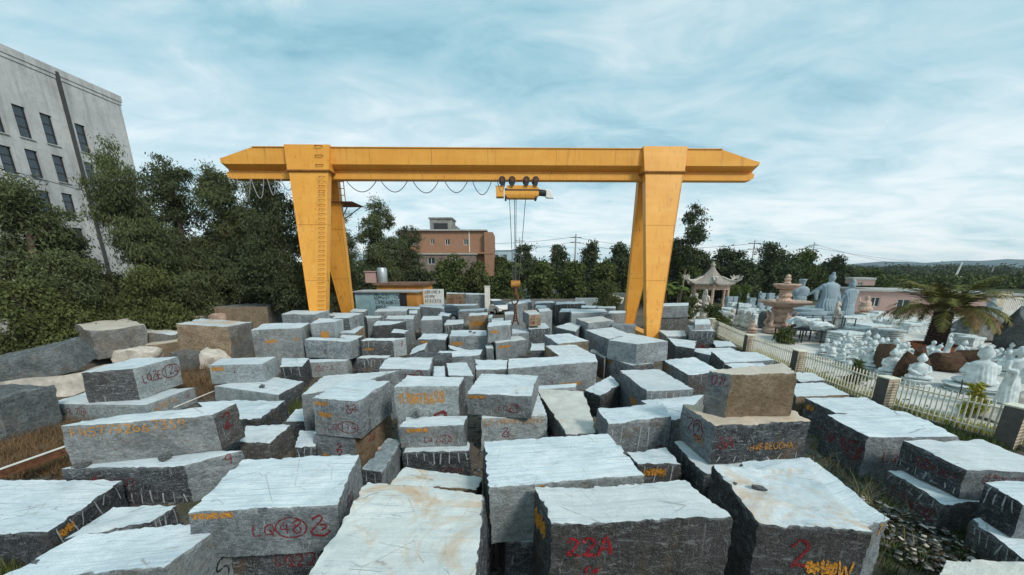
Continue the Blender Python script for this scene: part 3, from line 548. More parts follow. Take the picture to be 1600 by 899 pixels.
('block with blue streaked top and yellow side, right of centre',[(4.19,10.89),(5.75,11.14),(5.63,13.60),(4.04,13.33)],0.00,1.29,'ggt',[('d', 'F', 't', 6, 0.6), ('o', 'L', '~~', 0.5, 0.4, 0.3)]),
('broad white topped block left of the tan cube stack',[(4.31,9.27),(4.64,9.40),(6.21,11.35),(3.97,10.77)],0.00,1.06,'ggt',[]),
('drill marked block with red LQ 2 and 57, centre right',[(2.27,8.07),(3.94,8.49),(4.11,9.48),(2.22,9.06)],0.00,1.48,'ggt',[('d', 'F', 't', 7, 0.7), ('r', 'F', 'LQ 2(57)', 0.4, 0.55, 0.35)]),
('block with orange smudges below the drill marked LQ 2 57 block',[(2.75,7.30),(3.72,7.30),(3.68,8.07),(2.68,7.82)],0.00,0.83,'ddt',[('o', 'F', '~~~', 0.15, 0.1, 0.3), ('d', 'F', 't', 3, 0.6)]),
('large pale topped block with brown left side, right of centre',[(7.02,14.12),(8.63,14.69),(8.68,17.19),(6.97,16.62)],0.00,0.91,'dgt',[('d', 'F', 't', 4, 0.4), ('r', 'F', '02', 0.3, 0.6, 0.3), ('o', 'L', '~~~', 0.1, 0.1, 0.3), ('r', 'L', '2', 0.7, 0.3, 0.3)]),
('pale blue block with cracked left face, upper of stack before right crane leg',[(4.45,16.76),(5.40,15.72),(7.06,16.45),(5.99,18.50)],0.94,1.84,'lgt',[]),
('long blue streaked block just left of the cracked face block',[(4.37,21.95),(5.00,18.86),(6.66,20.73),(6.34,23.20)],0.00,1.44,'gdt',[('r', 'F', '2 07', 0.3, 0.25, 0.3)]),
('block with red scribble under the cracked face block',[(4.45,17.27),(5.20,15.46),(6.35,16.02),(5.57,17.96)],0.00,0.93,'gdt',[('r', 'F', 'LQR', 0.45, 0.3, 0.5), ('o', 'F', '~~~', 0.05, 0.1, 0.25)]),
('pale topped block with yellow right face, left of the long streaked block',[(1.87,20.90),(2.34,18.47),(4.01,18.98),(3.36,21.32)],0.00,1.32,'got',[('r', 'F', '~', 0.3, 0.4, 0.3)]),
('low white topped block in front of the one with yellow right face',[(1.67,18.52),(2.13,15.98),(3.77,16.48),(3.29,18.68)],0.00,1.21,'bgt',[]),
('dark narrow block standing on edge left of the red scribble block',[(3.91,18.24),(4.28,16.59),(4.46,16.97),(4.17,18.70)],0.00,1.00,'dgg',[]),
('block with weathered top and red scribble, middle distance right',[(4.41,25.47),(4.75,22.99),(6.70,24.17),(6.42,26.54)],0.00,1.71,'ggr',[('r', 'F', '~', 0.3, 0.5, 0.4)]),
('low white block left of the weathered top block',[(2.73,23.80),(3.81,22.03),(4.56,24.41),(4.04,25.86)],0.00,1.35,'ggt',[]),
('block with drill marks at foot of the far right crane leg',[(6.28,23.29),(7.73,23.02),(8.00,23.85),(6.63,24.14)],0.00,1.55,'gdg',[('d', 'F', 't', 6, 0.5)]),
('upper block with yellow drilled front under the crane hook',[(-1.36,20.53),(-0.04,21.26),(-0.04,23.46),(-1.43,22.31)],0.94,1.85,'gdt',[('d', 'F', 't', 6, 0.35), ('o', 'F', '~~~', 0.1, 0.2, 0.3), ('r', 'F', 'R', 0.8, 0.45, 0.4)]),
('rough block with yellow drilled upper edge below the crane hook',[(-0.89,20.11),(0.82,21.26),(0.48,22.99),(-1.25,22.31)],0.00,0.99,'ggt',[('d', 'F', 't', 7, 0.35), ('o', 'F', '~~~~~', 0.08, 0.15, 0.25)]),
('grey block just right of the yellow drilled block under the hook',[(0.00,22.38),(1.03,22.62),(1.11,24.39),(0.00,24.12)],0.00,1.17,'ggt',[]),
('dark drilled block beneath the block with large red letters',[(1.07,22.68),(2.42,23.18),(2.33,25.68),(0.98,25.18)],0.00,1.36,'ddt',[('d', 'F', 't', 6, 0.35)]),
('block with large red letters beside the hanging hook',[(1.07,22.94),(1.81,23.28),(1.63,25.77),(0.73,25.42)],1.51,2.24,'bgr',[('r', 'F', 'R2', 0.1, 0.15, 0.45), ('r', 'F', 'Q~', 0.1, 0.6, 0.35)]),
('dark grey block right behind the block with large red letters',[(1.89,25.50),(2.81,25.90),(2.75,27.62),(1.87,27.17)],0.00,2.15,'ggt',[]),
('dark block with white top left of the long yellow lettered block',[(3.82,29.96),(5.58,29.96),(6.37,32.33),(4.27,32.42)],0.00,1.60,'dgt',[]),
('long pale block with orange lettering, far right middle distance',[(4.38,27.27),(7.22,28.09),(7.53,30.39),(4.62,29.75)],0.00,1.81,'lgt',[('o', 'F', '~~~~', 0.4, 0.3, 0.4)]),
('dark grey block touching the far right crane leg',[(7.11,27.47),(8.56,27.88),(9.09,29.65),(7.59,29.19)],0.00,1.79,'ggt',[]),
('small white topped slab far back left of the right crane legs',[(5.96,32.38),(7.17,31.84),(7.79,34.10),(6.49,34.71)],0.00,1.71,'gdt',[]),
('thin white slab far back touching the right crane legs',[(7.56,34.10),(9.40,33.53),(9.93,35.91),(8.21,36.51)],0.00,1.54,'gdt',[]),
('long flat dark sided block with drill marks in the far row',[(3.91,33.54),(6.86,34.81),(7.08,36.91),(4.31,36.01)],0.00,1.88,'ddt',[('d', 'F', 't', 9, 0.5)]),
('flat white topped block in the far row right of the hook',[(2.06,34.35),(4.16,35.68),(4.02,37.87),(2.38,36.83)],0.00,1.87,'gdt',[]),
('tiny white topped block in front of the far row, right of the hook',[(1.98,32.07),(3.03,32.07),(3.07,33.80),(2.20,33.80)],0.00,1.80,'gdt',[]),
('grey block with white top and red letters left of the hook',[(-0.37,31.22),(0.36,30.08),(1.36,32.37),(0.02,33.69)],0.00,2.20,'ggt',[]),
('block with pale top hidden partly behind the hanging hook',[(0.68,32.94),(1.82,34.23),(1.73,36.73),(0.58,35.43)],0.00,2.05,'ggt',[]),
('long pale blue slab, upper of two at the far edge of the yard',[(1.29,58.28),(7.92,58.28),(8.00,59.58),(1.41,59.57)],0.00,1.79,'lll',[]),
('long pale blue slab, lower of two at the far edge of the yard',[(1.16,56.77),(8.91,56.12),(8.98,57.41),(1.19,58.07)],0.00,0.92,'lll',[]),
('upright pale blue block standing at the hedge',[(9.15,54.53),(12.29,54.14),(12.58,55.40),(9.42,55.80)],0.00,2.51,'lll',[]),
('pale blue block under the upright one at the hedge',[(8.36,49.43),(11.20,48.89),(11.48,50.16),(8.54,50.54)],0.00,1.20,'lll',[]),
('leaning smooth pale blue slab near the far right crane leg',[(10.73,52.82),(13.88,52.46),(14.12,53.74),(11.07,54.07)],0.00,1.12,'lll',[]),
('block with tan front and red circled characters at the far left row',[(-7.73,44.10),(-5.49,43.53),(-5.73,45.51),(-7.95,46.09)],0.00,2.17,'bgt',[('r', 'F', '(4)2W', 0.15, 0.3, 0.4)]),
('long grey drilled block right of the tan fronted one',[(-5.48,44.10),(-2.82,43.54),(-2.95,45.54),(-5.73,46.08)],0.00,2.09,'ggt',[('d', 'F', 't', 9, 0.4)]),
('large pale topped block below the tan fronted block',[(-6.54,36.61),(-3.64,36.61),(-3.45,38.60),(-6.80,38.59)],0.00,1.47,'llt',[]),
('pale blue topped block before the large pale topped block, far left',[(-4.88,33.72),(-2.64,34.79),(-2.46,36.78),(-4.98,35.72)],0.00,1.23,'ggt',[]),
('brown stained block with white top and red scrawl, middle distance',[(-3.48,29.60),(-1.92,30.02),(-2.09,32.01),(-3.62,31.59)],0.00,1.34,'bdt',[('r', 'F', 'R', 0.75, 0.5, 0.35), ('o', 'F', '~~~', 0.1, 0.3, 0.4)]),
('plain white block standing by the car',[(-1.47,26.54),(-0.60,26.54),(-0.66,28.54),(-1.58,28.54)],0.00,1.30,'ltt',[]),
('small drilled block right of the plain white one by the car',[(-0.54,28.25),(0.35,28.66),(0.13,30.65),(-0.64,30.25)],0.00,1.60,'got',[('d', 'F', 't', 5, 0.5)]),
('long blue grey block in front of the blue container',[(-11.10,32.60),(-8.00,32.07),(-8.24,34.06),(-11.35,34.59)],0.00,1.64,'ggt',[]),
('block with white top leaning at the foot of the left far crane leg',[(-10.12,27.19),(-7.85,27.61),(-8.18,29.58),(-10.48,29.15)],0.00,1.96,'gdt',[]),
('long grey block under the orange hut',[(-8.74,35.11),(-6.57,35.11),(-6.92,37.04),(-9.21,37.04)],0.00,1.56,'ggt',[]),
('grey drilled block in front of the parked dark car',[(-8.08,32.90),(-5.70,31.26),(-6.05,33.23),(-8.43,34.86)],0.00,1.77,'ggt',[('d', 'F', 't', 6, 0.5)]),
('white topped block in the gap left of the smooth blue grey block',[(-7.16,21.55),(-6.27,21.33),(-6.35,22.73),(-7.38,22.99)],0.00,1.35,'dgt',[]),
('pale wedge block between two stacks near the far left crane leg',[(-9.77,24.86),(-8.98,25.19),(-9.34,26.62),(-10.44,26.25)],0.00,1.75,'ggt',[]),
('grey block with pale top right of the dark cut corner block',[(-5.13,18.05),(-4.74,19.73),(-5.00,21.54),(-5.45,20.02)],0.00,0.78,'dgt',[]),
('dark flat block under the yellow banded block',[(-4.61,16.21),(-3.10,15.84),(-2.85,17.12),(-4.47,17.40)],0.00,1.12,'ddd',[]),
('pale topped block in the second row before the left crane legs',[(-11.75,26.84),(-10.48,26.44),(-10.90,28.14),(-12.20,28.60)],0.00,2.00,'ggt',[]),
('grey block behind the tall rough one, before the trees',[(-13.04,26.21),(-12.15,25.85),(-12.82,27.73),(-13.80,28.06)],0.00,1.80,'ggt',[]),
('low block with white top in the centre gap under the hook',[(-1.42,20.07),(-0.99,19.91),(-1.13,21.33),(-1.58,21.33)],0.00,0.71,'gdt',[]),
('small block with pale top left of the very long grey block',[(0.91,18.32),(1.63,18.47),(1.83,20.46),(1.12,20.30)],0.00,0.95,'ddt',[]),
('pale low slab in the row before the long white topped block',[(-3.70,20.99),(-3.45,20.10),(-2.01,18.71),(-2.22,19.65)],0.00,0.70,'gdt',[]),
('white topped block in the gap behind the wide grey one with two stones',[(-5.91,29.49),(-4.86,28.68),(-5.02,30.67),(-6.01,31.49)],0.00,1.40,'gdt',[]),
('small pale cube in the far row left of the white car',[(-1.79,27.91),(-1.50,27.91),(-1.55,29.91),(-1.86,29.91)],0.00,1.40,'lgt',[]),
('small pale block lying on a darker one right of the crane leg',[(10.67,21.46),(11.88,21.98),(12.92,24.25),(11.72,23.73)],1.52,1.82,'ggt',[]),
('dark block carrying the small pale one right of the crane leg',[(10.37,21.29),(11.66,21.06),(12.63,23.37),(11.27,23.62)],0.00,1.51,'dgt',[('d', 'F', 't', 5, 0.3), ('r', 'F', 'R~', 0.3, 0.5, 0.3)]),
('smooth grey block, upper of two behind the right crane leg',[(11.08,28.29),(13.64,28.79),(14.69,31.06),(12.03,30.61)],1.34,2.23,'ggt',[]),
('dark drilled block beneath the smooth grey one behind the crane leg',[(11.13,28.45),(13.67,28.84),(14.75,31.09),(12.09,30.76)],0.00,1.33,'ddt',[('d', 'F', 't', 7, 0.4)]),
('pale low block right of the crane leg foot',[(9.23,21.76),(10.47,21.97),(11.25,23.87),(9.54,23.87)],0.00,1.09,'ggt',[]),
('notched pale block before the dark block with a small one on it',[(8.71,19.35),(9.42,18.70),(10.62,20.89),(9.32,21.78)],0.00,1.00,'ddt',[]),
('pale block with ragged left side behind the large brown sided block',[(10.00,18.16),(12.04,18.59),(12.12,20.19),(9.47,19.85)],0.00,0.75,'ggt',[]),
('pale block by the fence, farthest of the fence row',[(11.31,20.15),(12.55,20.32),(13.13,21.84),(11.98,21.84)],0.00,0.80,'ddt',[('d', 'F', 't', 5, 0.3)]),
('wide white topped block in the fence row, second from far end',[(9.49,16.06),(12.00,16.42),(12.23,18.02),(10.04,18.17)],0.00,0.95,'gdt',[]),
('white topped block directly behind the tan cube',[(9.13,14.10),(10.96,14.29),(11.09,15.86),(9.30,15.75)],0.00,1.00,'bdt',[]),
('small white topped block right of the tan cube, fence row',[(10.71,13.15),(11.86,13.39),(12.29,14.55),(11.24,14.55)],0.00,0.90,'ddt',[]),
('broad white topped block at right of the tan cube, by the fence pillar',[(9.38,11.53),(11.22,11.65),(11.51,13.08),(10.23,13.08)],0.00,0.92,'bdt',[]),
('white topped block with brown left face behind the circled 118 block',[(9.28,9.91),(11.19,10.05),(11.47,11.38),(9.49,11.32)],0.00,0.95,'gdt',[('o', 'L', '~~', 0.1, 0.1, 0.3), ('r', 'L', 'LQ', 0.6, 0.5, 0.3)]),
('long grey block with red LQ 72 and circled 118',[(8.45,8.05),(10.85,8.22),(11.03,9.71),(8.65,9.52)],0.00,1.11,'gdt',[('r', 'L', 'LQ-72(118)', 0.15, 0.3, 0.4), ('r', 'F', 'LQ-72', 0.2, 0.35, 0.35)]),
('white topped block with red 07 on its front, right edge',[(8.59,6.27),(10.32,6.18),(10.36,7.47),(8.61,7.47)],0.71,1.33,'gdt',[('r', 'L', '(22)X207', 0.3, 0.3, 0.35), ('d', 'L', 'b', 7, 0.3), ('r', 'F', '(22)X 07', 0.2, 0.2, 0.35)]),
('mossy dark block with red scrawl beneath the red 07 block',[(8.09,6.07),(9.05,6.19),(9.89,7.44),(8.29,7.36)],0.00,0.70,'ddt',[('r', 'L', '2-9LQ20(2)', 0.2, 0.35, 0.35), ('d', 'L', 't', 5, 0.25)]),
('dark sided block with brown streaks at the right edge',[(8.20,5.18),(9.30,5.10),(9.54,5.77),(8.32,5.77)],0.71,1.38,'gdt',[('k', 'L', 'L 9 7', 0.3, 0.35, 0.3), ('d', 'L', 't', 4, 0.5)]),
('dark drilled block low at the right edge under the brown streaked one',[(7.87,4.65),(9.28,4.78),(9.69,5.78),(8.10,5.65)],0.00,0.70,'ddt',[('d', 'L', 't', 8, 0.4)]),
('rough whitish stone cut off at the bottom right corner',[(5.73,4.16),(7.16,3.99),(8.02,4.60),(6.56,4.67)],0.00,0.75,'sss',[]),
]
for i, s in enumerate(BLOCKS): make_block(s, i)
# ---------------------------------------------------------------- gantry crane
YB, SK = 22.0, 0.0165                     # beam line: distance at x = 0 and its slight skew
KC = 1.2; GZ = .833                      # local units of 1.2 m; local height of the ground
crane = empty('gantry_crane', (-1.3 * KC, (YB - 1.3 * SK) * KC, CAM_H * (1 - KC)), math.atan(SK)); crane.scale = (KC,) * 3
tag(crane, 'large yellow gantry crane straddling the stone yard', 'gantry crane')
ZT, ZB = 11.04, 9.66
X0, X1, XL, XR = -13.8, 14.4, -9.2, 9.25
def girder():
    b = MB(); hw = .60
    def sect(x, zt, zb, rec=True):        # top box, set back neck, lower flange box
        zm = zb + 0.60
        return [(x, -hw, zt), (x, -hw, zm), (x, -.09, zb + .40), (x, -.09, zb + .27), (x, -.27, zb + .25), (x, -.27, zb), (x, .27, zb), (x, .27, zb + .25), (x, .09, zb + .27), (x, .09, zb + .40), (x, hw, zm), (x, hw, zt)]
    S_ = [sect(X0, ZT - .52, ZB + .06), sect(X0 + .22, ZT - .46, ZB), sect(X0 + 1.7, ZT, ZB), sect(XL, ZT, ZB), sect(0, ZT, ZB), sect(XR, ZT, ZB), sect(X1 - 2.1, ZT, ZB), sect(X1 - .28, ZT - .52, ZB), sect(X1, ZT - .58, ZB + .07)]
    for s in (0, -1):                     # end plates are lower, keep sections ordered
        pass
    vs = [p for s in S_ for p in s]; fs = []
    for i in range(len(S_) - 1):
        for j in range(12): fs.append((i*12+j, i*12+(j+1) % 12, (i+1)*12+(j+1) % 12, (i+1)*12+j))
    fs.append(tuple(range(12))[::-1]); fs.append(tuple((len(S_) - 1) * 12 + j for j in range(12)))
    b.add(vs, fs)
    b.box(X0 + 1.75, X1 - 2.1, -hw - .05, hw + .05, ZT + .002, ZT + .035)
    b.box(X0 + .15, X1 - .15, -.27, .27, ZB - .035, ZB - .002)
    for x in (-6.1, -2.9, .4, 3.6, 6.7): b.box(x, x + .012, -hw - .006, -hw + .01, ZB + .61, ZT - .01, 1)
    b.box(X1 - 1.0, X1 - .985, -hw - .006, -hw + .01, ZB + .62, ZT - .33, 1)
    bm = b.build('girder', [M['yellow'], M['seam']], crane)
    return bm
girder()
def leg(x, y0, y1, wt, wb, dx):
    b = MB(); zt, zb = 9.95, .55 + GZ; t = .22
    lo = [(x - wb/2 + dx, y1 - t, zb), (x + wb/2 + dx, y1 - t, zb), (x + wb/2 + dx, y1 + t, zb), (x - wb/2 + dx, y1 + t, zb)]
    hi = [(x - wt/2, y0 - t, zt), (x + wt/2, y0 - t, zt), (x + wt/2, y0 + t, zt), (x - wt/2, y0 + t, zt)]
    b.hexa(lo, hi)
    for k in (.35, .68):                  # weld seams proud of the plate
        a = [tuple(lo[i][j] + (hi[i][j] - lo[i][j]) * k for j in range(3)) for i in range(4)]; c = [tuple(lo[i][j] + (hi[i][j] - lo[i][j]) * (k + .0016) for j in range(3)) for i in range(4)]
        g = lambda p: (p[0] + (.004 if p[0] > x + dx * (1 - k) else -.004), p[1] + (.004 if p[1] > y1 + (y0 - y1) * k else -.004), p[2])
        b.hexa([g(p) for p in a], [g(p) for p in c], 1)
    for i in range(2):                    # edge flanges down the outer corners of the near face
        p, q = Vector(lo[i]), Vector(hi[i]); s = -1 if i == 0 else 1
        b.hexa([p + Vector((s*.01, -.02, 0)), p + Vector((s*.01 + .02, -.02, 0)), p + Vector((s*.01 + .02, .04, 0)), p + Vector((s*.01, .04, 0))],
               [q + Vector((s*.01, -.02, 0)), q + Vector((s*.01 + .02, -.02, 0)), q + Vector((s*.01 + .02, .04, 0)), q + Vector((s*.01, .04, 0))])
    return b.build('leg', [M['yellow'], M['seam']], crane), lo, hi
for x, dxn, dxf in ((XL, .25, -.15), (XR, -.45, -.1)):
    b = MB()                              # saddle box over the girder
    b.hexa([(x - 1.06, -.95, 9.92), (x + 1.06, -.95, 9.92), (x + 1.06, .95, 9.92), (x - 1.06, .95, 9.92)], [(x - 1.16, -.76, ZT + .10), (x + 1.16, -.76, ZT + .10), (x + 1.16, .76, ZT + .10), (x - 1.16, .76, ZT + .10)])
    b.box(x - 1.12, x + 1.12, -1.0, 1.0, 9.84, 9.915, 1)
    b.build('saddle', [M['yellow'], M['seam']], crane, bevel=.015)
    nl, lo, hi = leg(x, -.66, -2.29, 1.98, .60, dxn)
    leg(x, .66, 2.56, 1.7, .56, dxf)
    if x < 0:                             # ladder rungs up the near leg and its saddle
        for i in range(36):
            k = .02 + i * .0268; k = min(k, .985)
            cx = x + .72 * (1 - (1 - k) * .85) + (dxn * (1 - k)); cy = -2.29 + (-.66 + 2.29) * k - .24; z = .55 + GZ + (9.4 - GZ) * k
            r_ = MB(); w_ = .14
            r_.tube([(cx - w_, cy + .03, z), (cx - w_, cy - .09, z), (cx + w_, cy - .09, z), (cx + w_, cy + .03, z)], .013, 5)
            r_.build('ladder_rung', M['seam'], crane)
        for z in (10.15, 10.6, 11.05):
            r_ = MB(); cy = -.95 + (.19) * (z - 9.92) / 1.4 - .01
            r_.tube([(x + .45, cy + .05, z), (x + .45, cy - .08, z), (x + .8, cy - .08, z), (x + .8, cy + .05, z)], .020, 5); r_.build('ladder_rung', M['seam'], crane)
    b = MB(); b.box(x - .3 + dxf, x + .3 + dxf, -3.9, 4.1, GZ + .28, GZ + .552); b.build('end_carriage', M['yellow'], crane, bevel=.02)
    for y in (-3.3, 3.5):
        b = MB(); b.tube([(x - .1 + dxf, y, GZ + .22), (x + .1 + dxf, y, GZ + .22)], .22, 16); b.build('wheel', M['dark'], crane)
# service platform with railing on the far left leg
b = MB(); b.box(XL - .1, XL + 1.5, .6, 2.4, 8.62, 8.67)
for a in ((XL + .1, .65), (XL + 1.35, .65), (XL + 1.35, 2.3), (XL + .1, 2.3)): b.tube([(a[0], a[1], 8.62), (XL + .3, 1.45, 7.6)], .03, 5)
b.build('platform', M['rust'], crane)
b = MB()
for z in (9.0, 9.35, 9.7): b.tube([(XL + .55, .7, z), (XL + 1.1, .7, z)], .022, 5)
for x in (XL + .55, XL + 1.1): b.tube([(x, .7, 8.67), (x, .7, 9.75)], .025, 5)
b.build('ladder_frame', M['yellow'], crane)
def loop(x0, x1, sag, z=None, mat='cable', r=.022, name='festoon_cable'):
    z = z or ZB - .05; b = MB(); n = 14
    b.tube([(x0 + (x1 - x0) * i / n, -.30, z - sag * 4 * (i / n) * (1 - i / n)) for i in range(n + 1)], r, 5, 0); b.build(name, M[mat], crane)
for i, (a, c, s) in enumerate(((-7.6, -5.9, .62), (-5.75, -4.25, .62), (-4.05, -2.6, .66), (-2.35, -1.05, .64), (-.85, .22, .74), (.5, .95, .6))): loop(a + .0, c + .0, s)
for a, c, s in ((-13.3, -12.6, 1.0), (-12.55, -11.9, .95), (-11.7, -11.3, .8), (-11.0, -10.3, .55)): loop(a, c, s, mat='hose', r=.022)
# electric hoist
ho = empty('electric_hoist', (.75 * KC, YB * KC, CAM_H * (1 - KC)), math.atan(SK)); ho.scale = (KC,) * 3; tag(ho, 'yellow electric hoist hanging below the crane beam with ropes and hook', 'hoist')
b = MB()
b.hexa([(-1.0, -.25, 8.72), (.55, -.25, 8.72), (.55, .3, 8.72), (-1.0, .3, 8.72)], [(-1.15, -.3, 8.86), (.7, -.3, 8.86), (.7, .35, 8.86), (-1.15, .35, 8.86)])
b.box(-1.15, .7, -.3, .35, 8.862, 9.1); b.box(-1.05, .55, -.26, .3, 9.14, 9.36); b.hexa([(.55, -.26, 9.14), (.8, -.26, 9.14), (.8, .3, 9.14), (.55, .3, 9.14)], [(.55, -.26, 9.36), (.62, -.26, 9.3), (.62, .3, 9.3), (.55, .3, 9.36)])
b.build('hoist_body', M['yellow'], ho, bevel=.02)
b = MB(); b.box(-1.62, -1.2, -.3, .3, 8.78, 9.3); b.box(-1.65, -1.17, -.02, .02, 9.3, 9.38); b.build('control_box', M['yellow'], ho, bevel=.015)
b = MB(); b.box(-1.12, .74, -.31, -.255, 9.085, 9.15); b.box(-1.15, -1.05, -.28, .3, 8.65, 9.2); b.box(.5, .6, -.28, .3, 8.65, 9.1); b.build('hoist_frame', M['dark'], ho)
b = MB(); b.tube([(.7, 0, 9.03), (.82, 0, 9.03), (.83, 0, 9.03), (1.12, 0, 9.0)], .17, 12); b.build('motor', M['dark'], ho)
b = MB(); b.hexa([(1.1, -.12, 8.75), (1.55, -.1, 8.72), (1.55, .1, 8.72), (1.1, .12, 8.75)], [(1.05, -.15, 9.2), (1.35, -.1, 9.2), (1.35, .1, 9.15), (1.05, .15, 9.2)]); b.build('plastic_cover', M['white'], ho, bevel=.05)
for x in (-1.28, -.75, .02, .52):
    b = MB()
    for y in (-.30, .26): b.tube([(x, y - .03, 9.62), (x, y + .05, 9.62)], .175, 16); 
    b.tube([(x, -.38, 9.62), (x, -.30, 9.62)], .10, 10, 1)
    b.box(x - .10, x + .10, -.36, -.32, 9.32, 9.6); b.build('wheel', [M['dark'], M['rust']], ho)
HX = -.55
b = MB()
for dx in (-.26, -.05, .02, .42): b.tube([(HX + dx * 1.3, 0, 8.75), (HX + dx * .5, 0, 4.35)], .019, 5)
b.build('wire_rope', M['cable'], ho)
hb = empty('hook_block', (HX, 0, 0)); hb.parent = ho
b = MB(); b.tube([(-.26, 0, 4.12), (.26, 0, 4.12)], .2, 16); b.box(-.28, .28, -.09, .09, 4.05, 4.34); b.build('sheave_housing', simple('orange_hook_block', (.42, .19, .04), .6, .4, 5), hb, bevel=.01)
b = MB(); b.tube([(0, 0, 3.95), (0, 0, 3.5)], .10, 8)
b.tube([(.0, 0, 3.55), (.12, 0, 3.4), (.16, 0, 3.2), (.08, 0, 3.0), (-.1, 0, 2.95), (-.2, 0, 3.08), (-.2, 0, 3.25)], .085, 8, 0, .04)
b.build('hook', M['rust'], hb)
b = MB()
for s in (-1, 1): b.tube([(0, 0, 3.02), (s * .05, 0, 2.5), (s * .12, .02, 1.95), (s * .2, 0, 1.75)], .04, 6)
for z in np.arange(1.95, 2.95, .14): b.lathe([(.02, 0), (.075, .03), (.075, .07), (.02, .1)], 6, (0, 0, z))
b.build('sling_chain', M['rust'], hb)

# ---------------------------------------------------------------- buildings
def onx(u, v, X):                         # pixel on the plane x = X
    cx = (u - 800) / FPX; cy = (v - PV) / FPX; t = X / cx; return Vector((X, t * (CP - cy * SP), CAM_H - t * (SP + cy * CP)))
BX = -39.0; top = onx(185, 150, BX); YC = top.y; ZR = top.z
bm_ = Mat('weathered_grey_render', 0.9, 0.2); v0 = bm_.vec(shift=False)
n1 = bm_.noise(0.22, 7, 0.68, v0, 0.5); c = bm_.mix(bm_.rng(n1, 0.34, 0.66), (0.40, 0.405, 0.40), (0.56, 0.56, 0.55))
n2 = bm_.noise(1.0, 5, 0.7, bm_.vec((1.6, 1.6, .16), shift=False)); c = bm_.mix(bm_.math('MULTIPLY', bm_.rng(n2, 0.48, 0.68), .7), c, (0.25, 0.25, 0.245))
n3 = bm_.noise(2.8, 6, .75, v0); c = bm_.mix(bm_.math('MULTIPLY', bm_.rng(n3, 0.50, 0.68), .55), c, (0.30, 0.30, 0.29)); bm_.bump(n3, .3, .03); wallm = bm_.done(c)
fac = empty('factory_building', (BX, YC, 0)); tag(fac, 'tall grey rendered factory building behind the trees at left', 'building')
wins = [[(22, 163), (48, 217)], [(66, 177), (88, 227)], [(119, 193), (140, 240)], [(42, 233), (66, 279)], [(84, 242), (106, 286)], [(134, 253), (152, 293)], [(61, 297), (84, 338)], [(100, 302), (119, 342)], [(150, 306), (168, 344)], [(78, 354), (95, 390)], [(116, 356), (134, 392)], [(-22, 150), (4, 207)], [(0, 226), (24, 272)], [(20, 290), (44, 332)]]
rects = []
for (u0, v0_), (u1, v1_) in wins:
    a = onx(u0, v0_, BX); c2 = onx(u1, v1_, BX); rects.append((a.y, c2.y, c2.z, a.z))
rects = [(min(a, b_), max(a, b_), z0, z1) for a, b_, z0, z1 in rects]
for i, (a, b_, z0, z1) in enumerate(rects): rects[i] = ((a + b_) / 2 - .42, (a + b_) / 2 + .42, z0, z1)
b = MB(); Y0 = 12.0
L_ = 26.0
b.box(-26, -.352, Y0 - YC, 0, 0, ZR - .62)          # the mass behind a 0.35 m skin
# skin with real openings: split into cells round the windows
ys = sorted({Y0, YC} | {r[0] for r in rects} | {r[1] for r in rects}); zs = sorted({0.0, ZR} | {r[2] for r in rects} | {r[3] for r in rects})
for i in range(len(ys) - 1):
    run = None
    for j in range(len(zs) - 1):
        ym, zm = (ys[i] + ys[i+1]) / 2, (zs[j] + zs[j+1]) / 2
        hole = any(r[0] < ym < r[1] and r[2] < zm < r[3] for r in rects)
        if hole:
            if run is not None: b.box(-.35, 0, ys[i] - YC, ys[i+1] - YC, run, zs[j]); run = None
        elif run is None: run = zs[j]
    if run is not None: b.box(-.35, 0, ys[i] - YC, ys[i+1] - YC, run, ZR - .6)
b.build('wall', wallm, fac)
b = MB(); b.box(-26.1, .12, Y0 - YC, .12, ZR - .55, ZR); b.box(-26.1, .06, Y0 - YC, .06, ZR - .85, ZR - .553); b.build('parapet', wallm, fac)
pp = onx(88, 118, BX).y; b = MB(); b.box(.003, .22, pp - YC - .14, pp - YC + .05, 0, ZR - .3); b.build('downpipe', simple('dark_downpipe', (.06, .06, .06)), fac)
pp = onx(2, 300, BX).y
b = MB(); b.box(.003, .12, pp - YC - .06, pp - YC + .06, 0, ZR - 6); b.build('downpipe', M['concrete'], fac)
for z in (ZR - 5.1, ZR - 9.2): pass
for a, b_, z0, z1 in rects:
    f = MB(); a -= YC; b_ -= YC
    f.box(-.2, -.12, a, b_, z0, z0 + .06); f.box(-.2, -.12, a, b_, z1 - .06, z1); f.box(-.2, -.12, a, a + .06, z0 + .06, z1 - .06); f.box(-.2, -.12, b_ - .06, b_, z0 + .06, z1 - .06)
    for k in (.33, .66): f.box(-.2, -.12, a + .06, b_ - .06, z0 + (z1 - z0) * k, z0 + (z1 - z0) * k + .05)
    fo = f.build('window', M['dark'], fac); sl = MB(); sl.box(.003, .1, a - .08, b_ + .08, z0 - .1, z0 - .02); sl.build('sill', M['concrete'], fo); p = MB(); p.box(-.18, -.165, a + .06, b_ - .06, z0 + .06, z1 - .06); p.build('pane', M['glass'], fo)
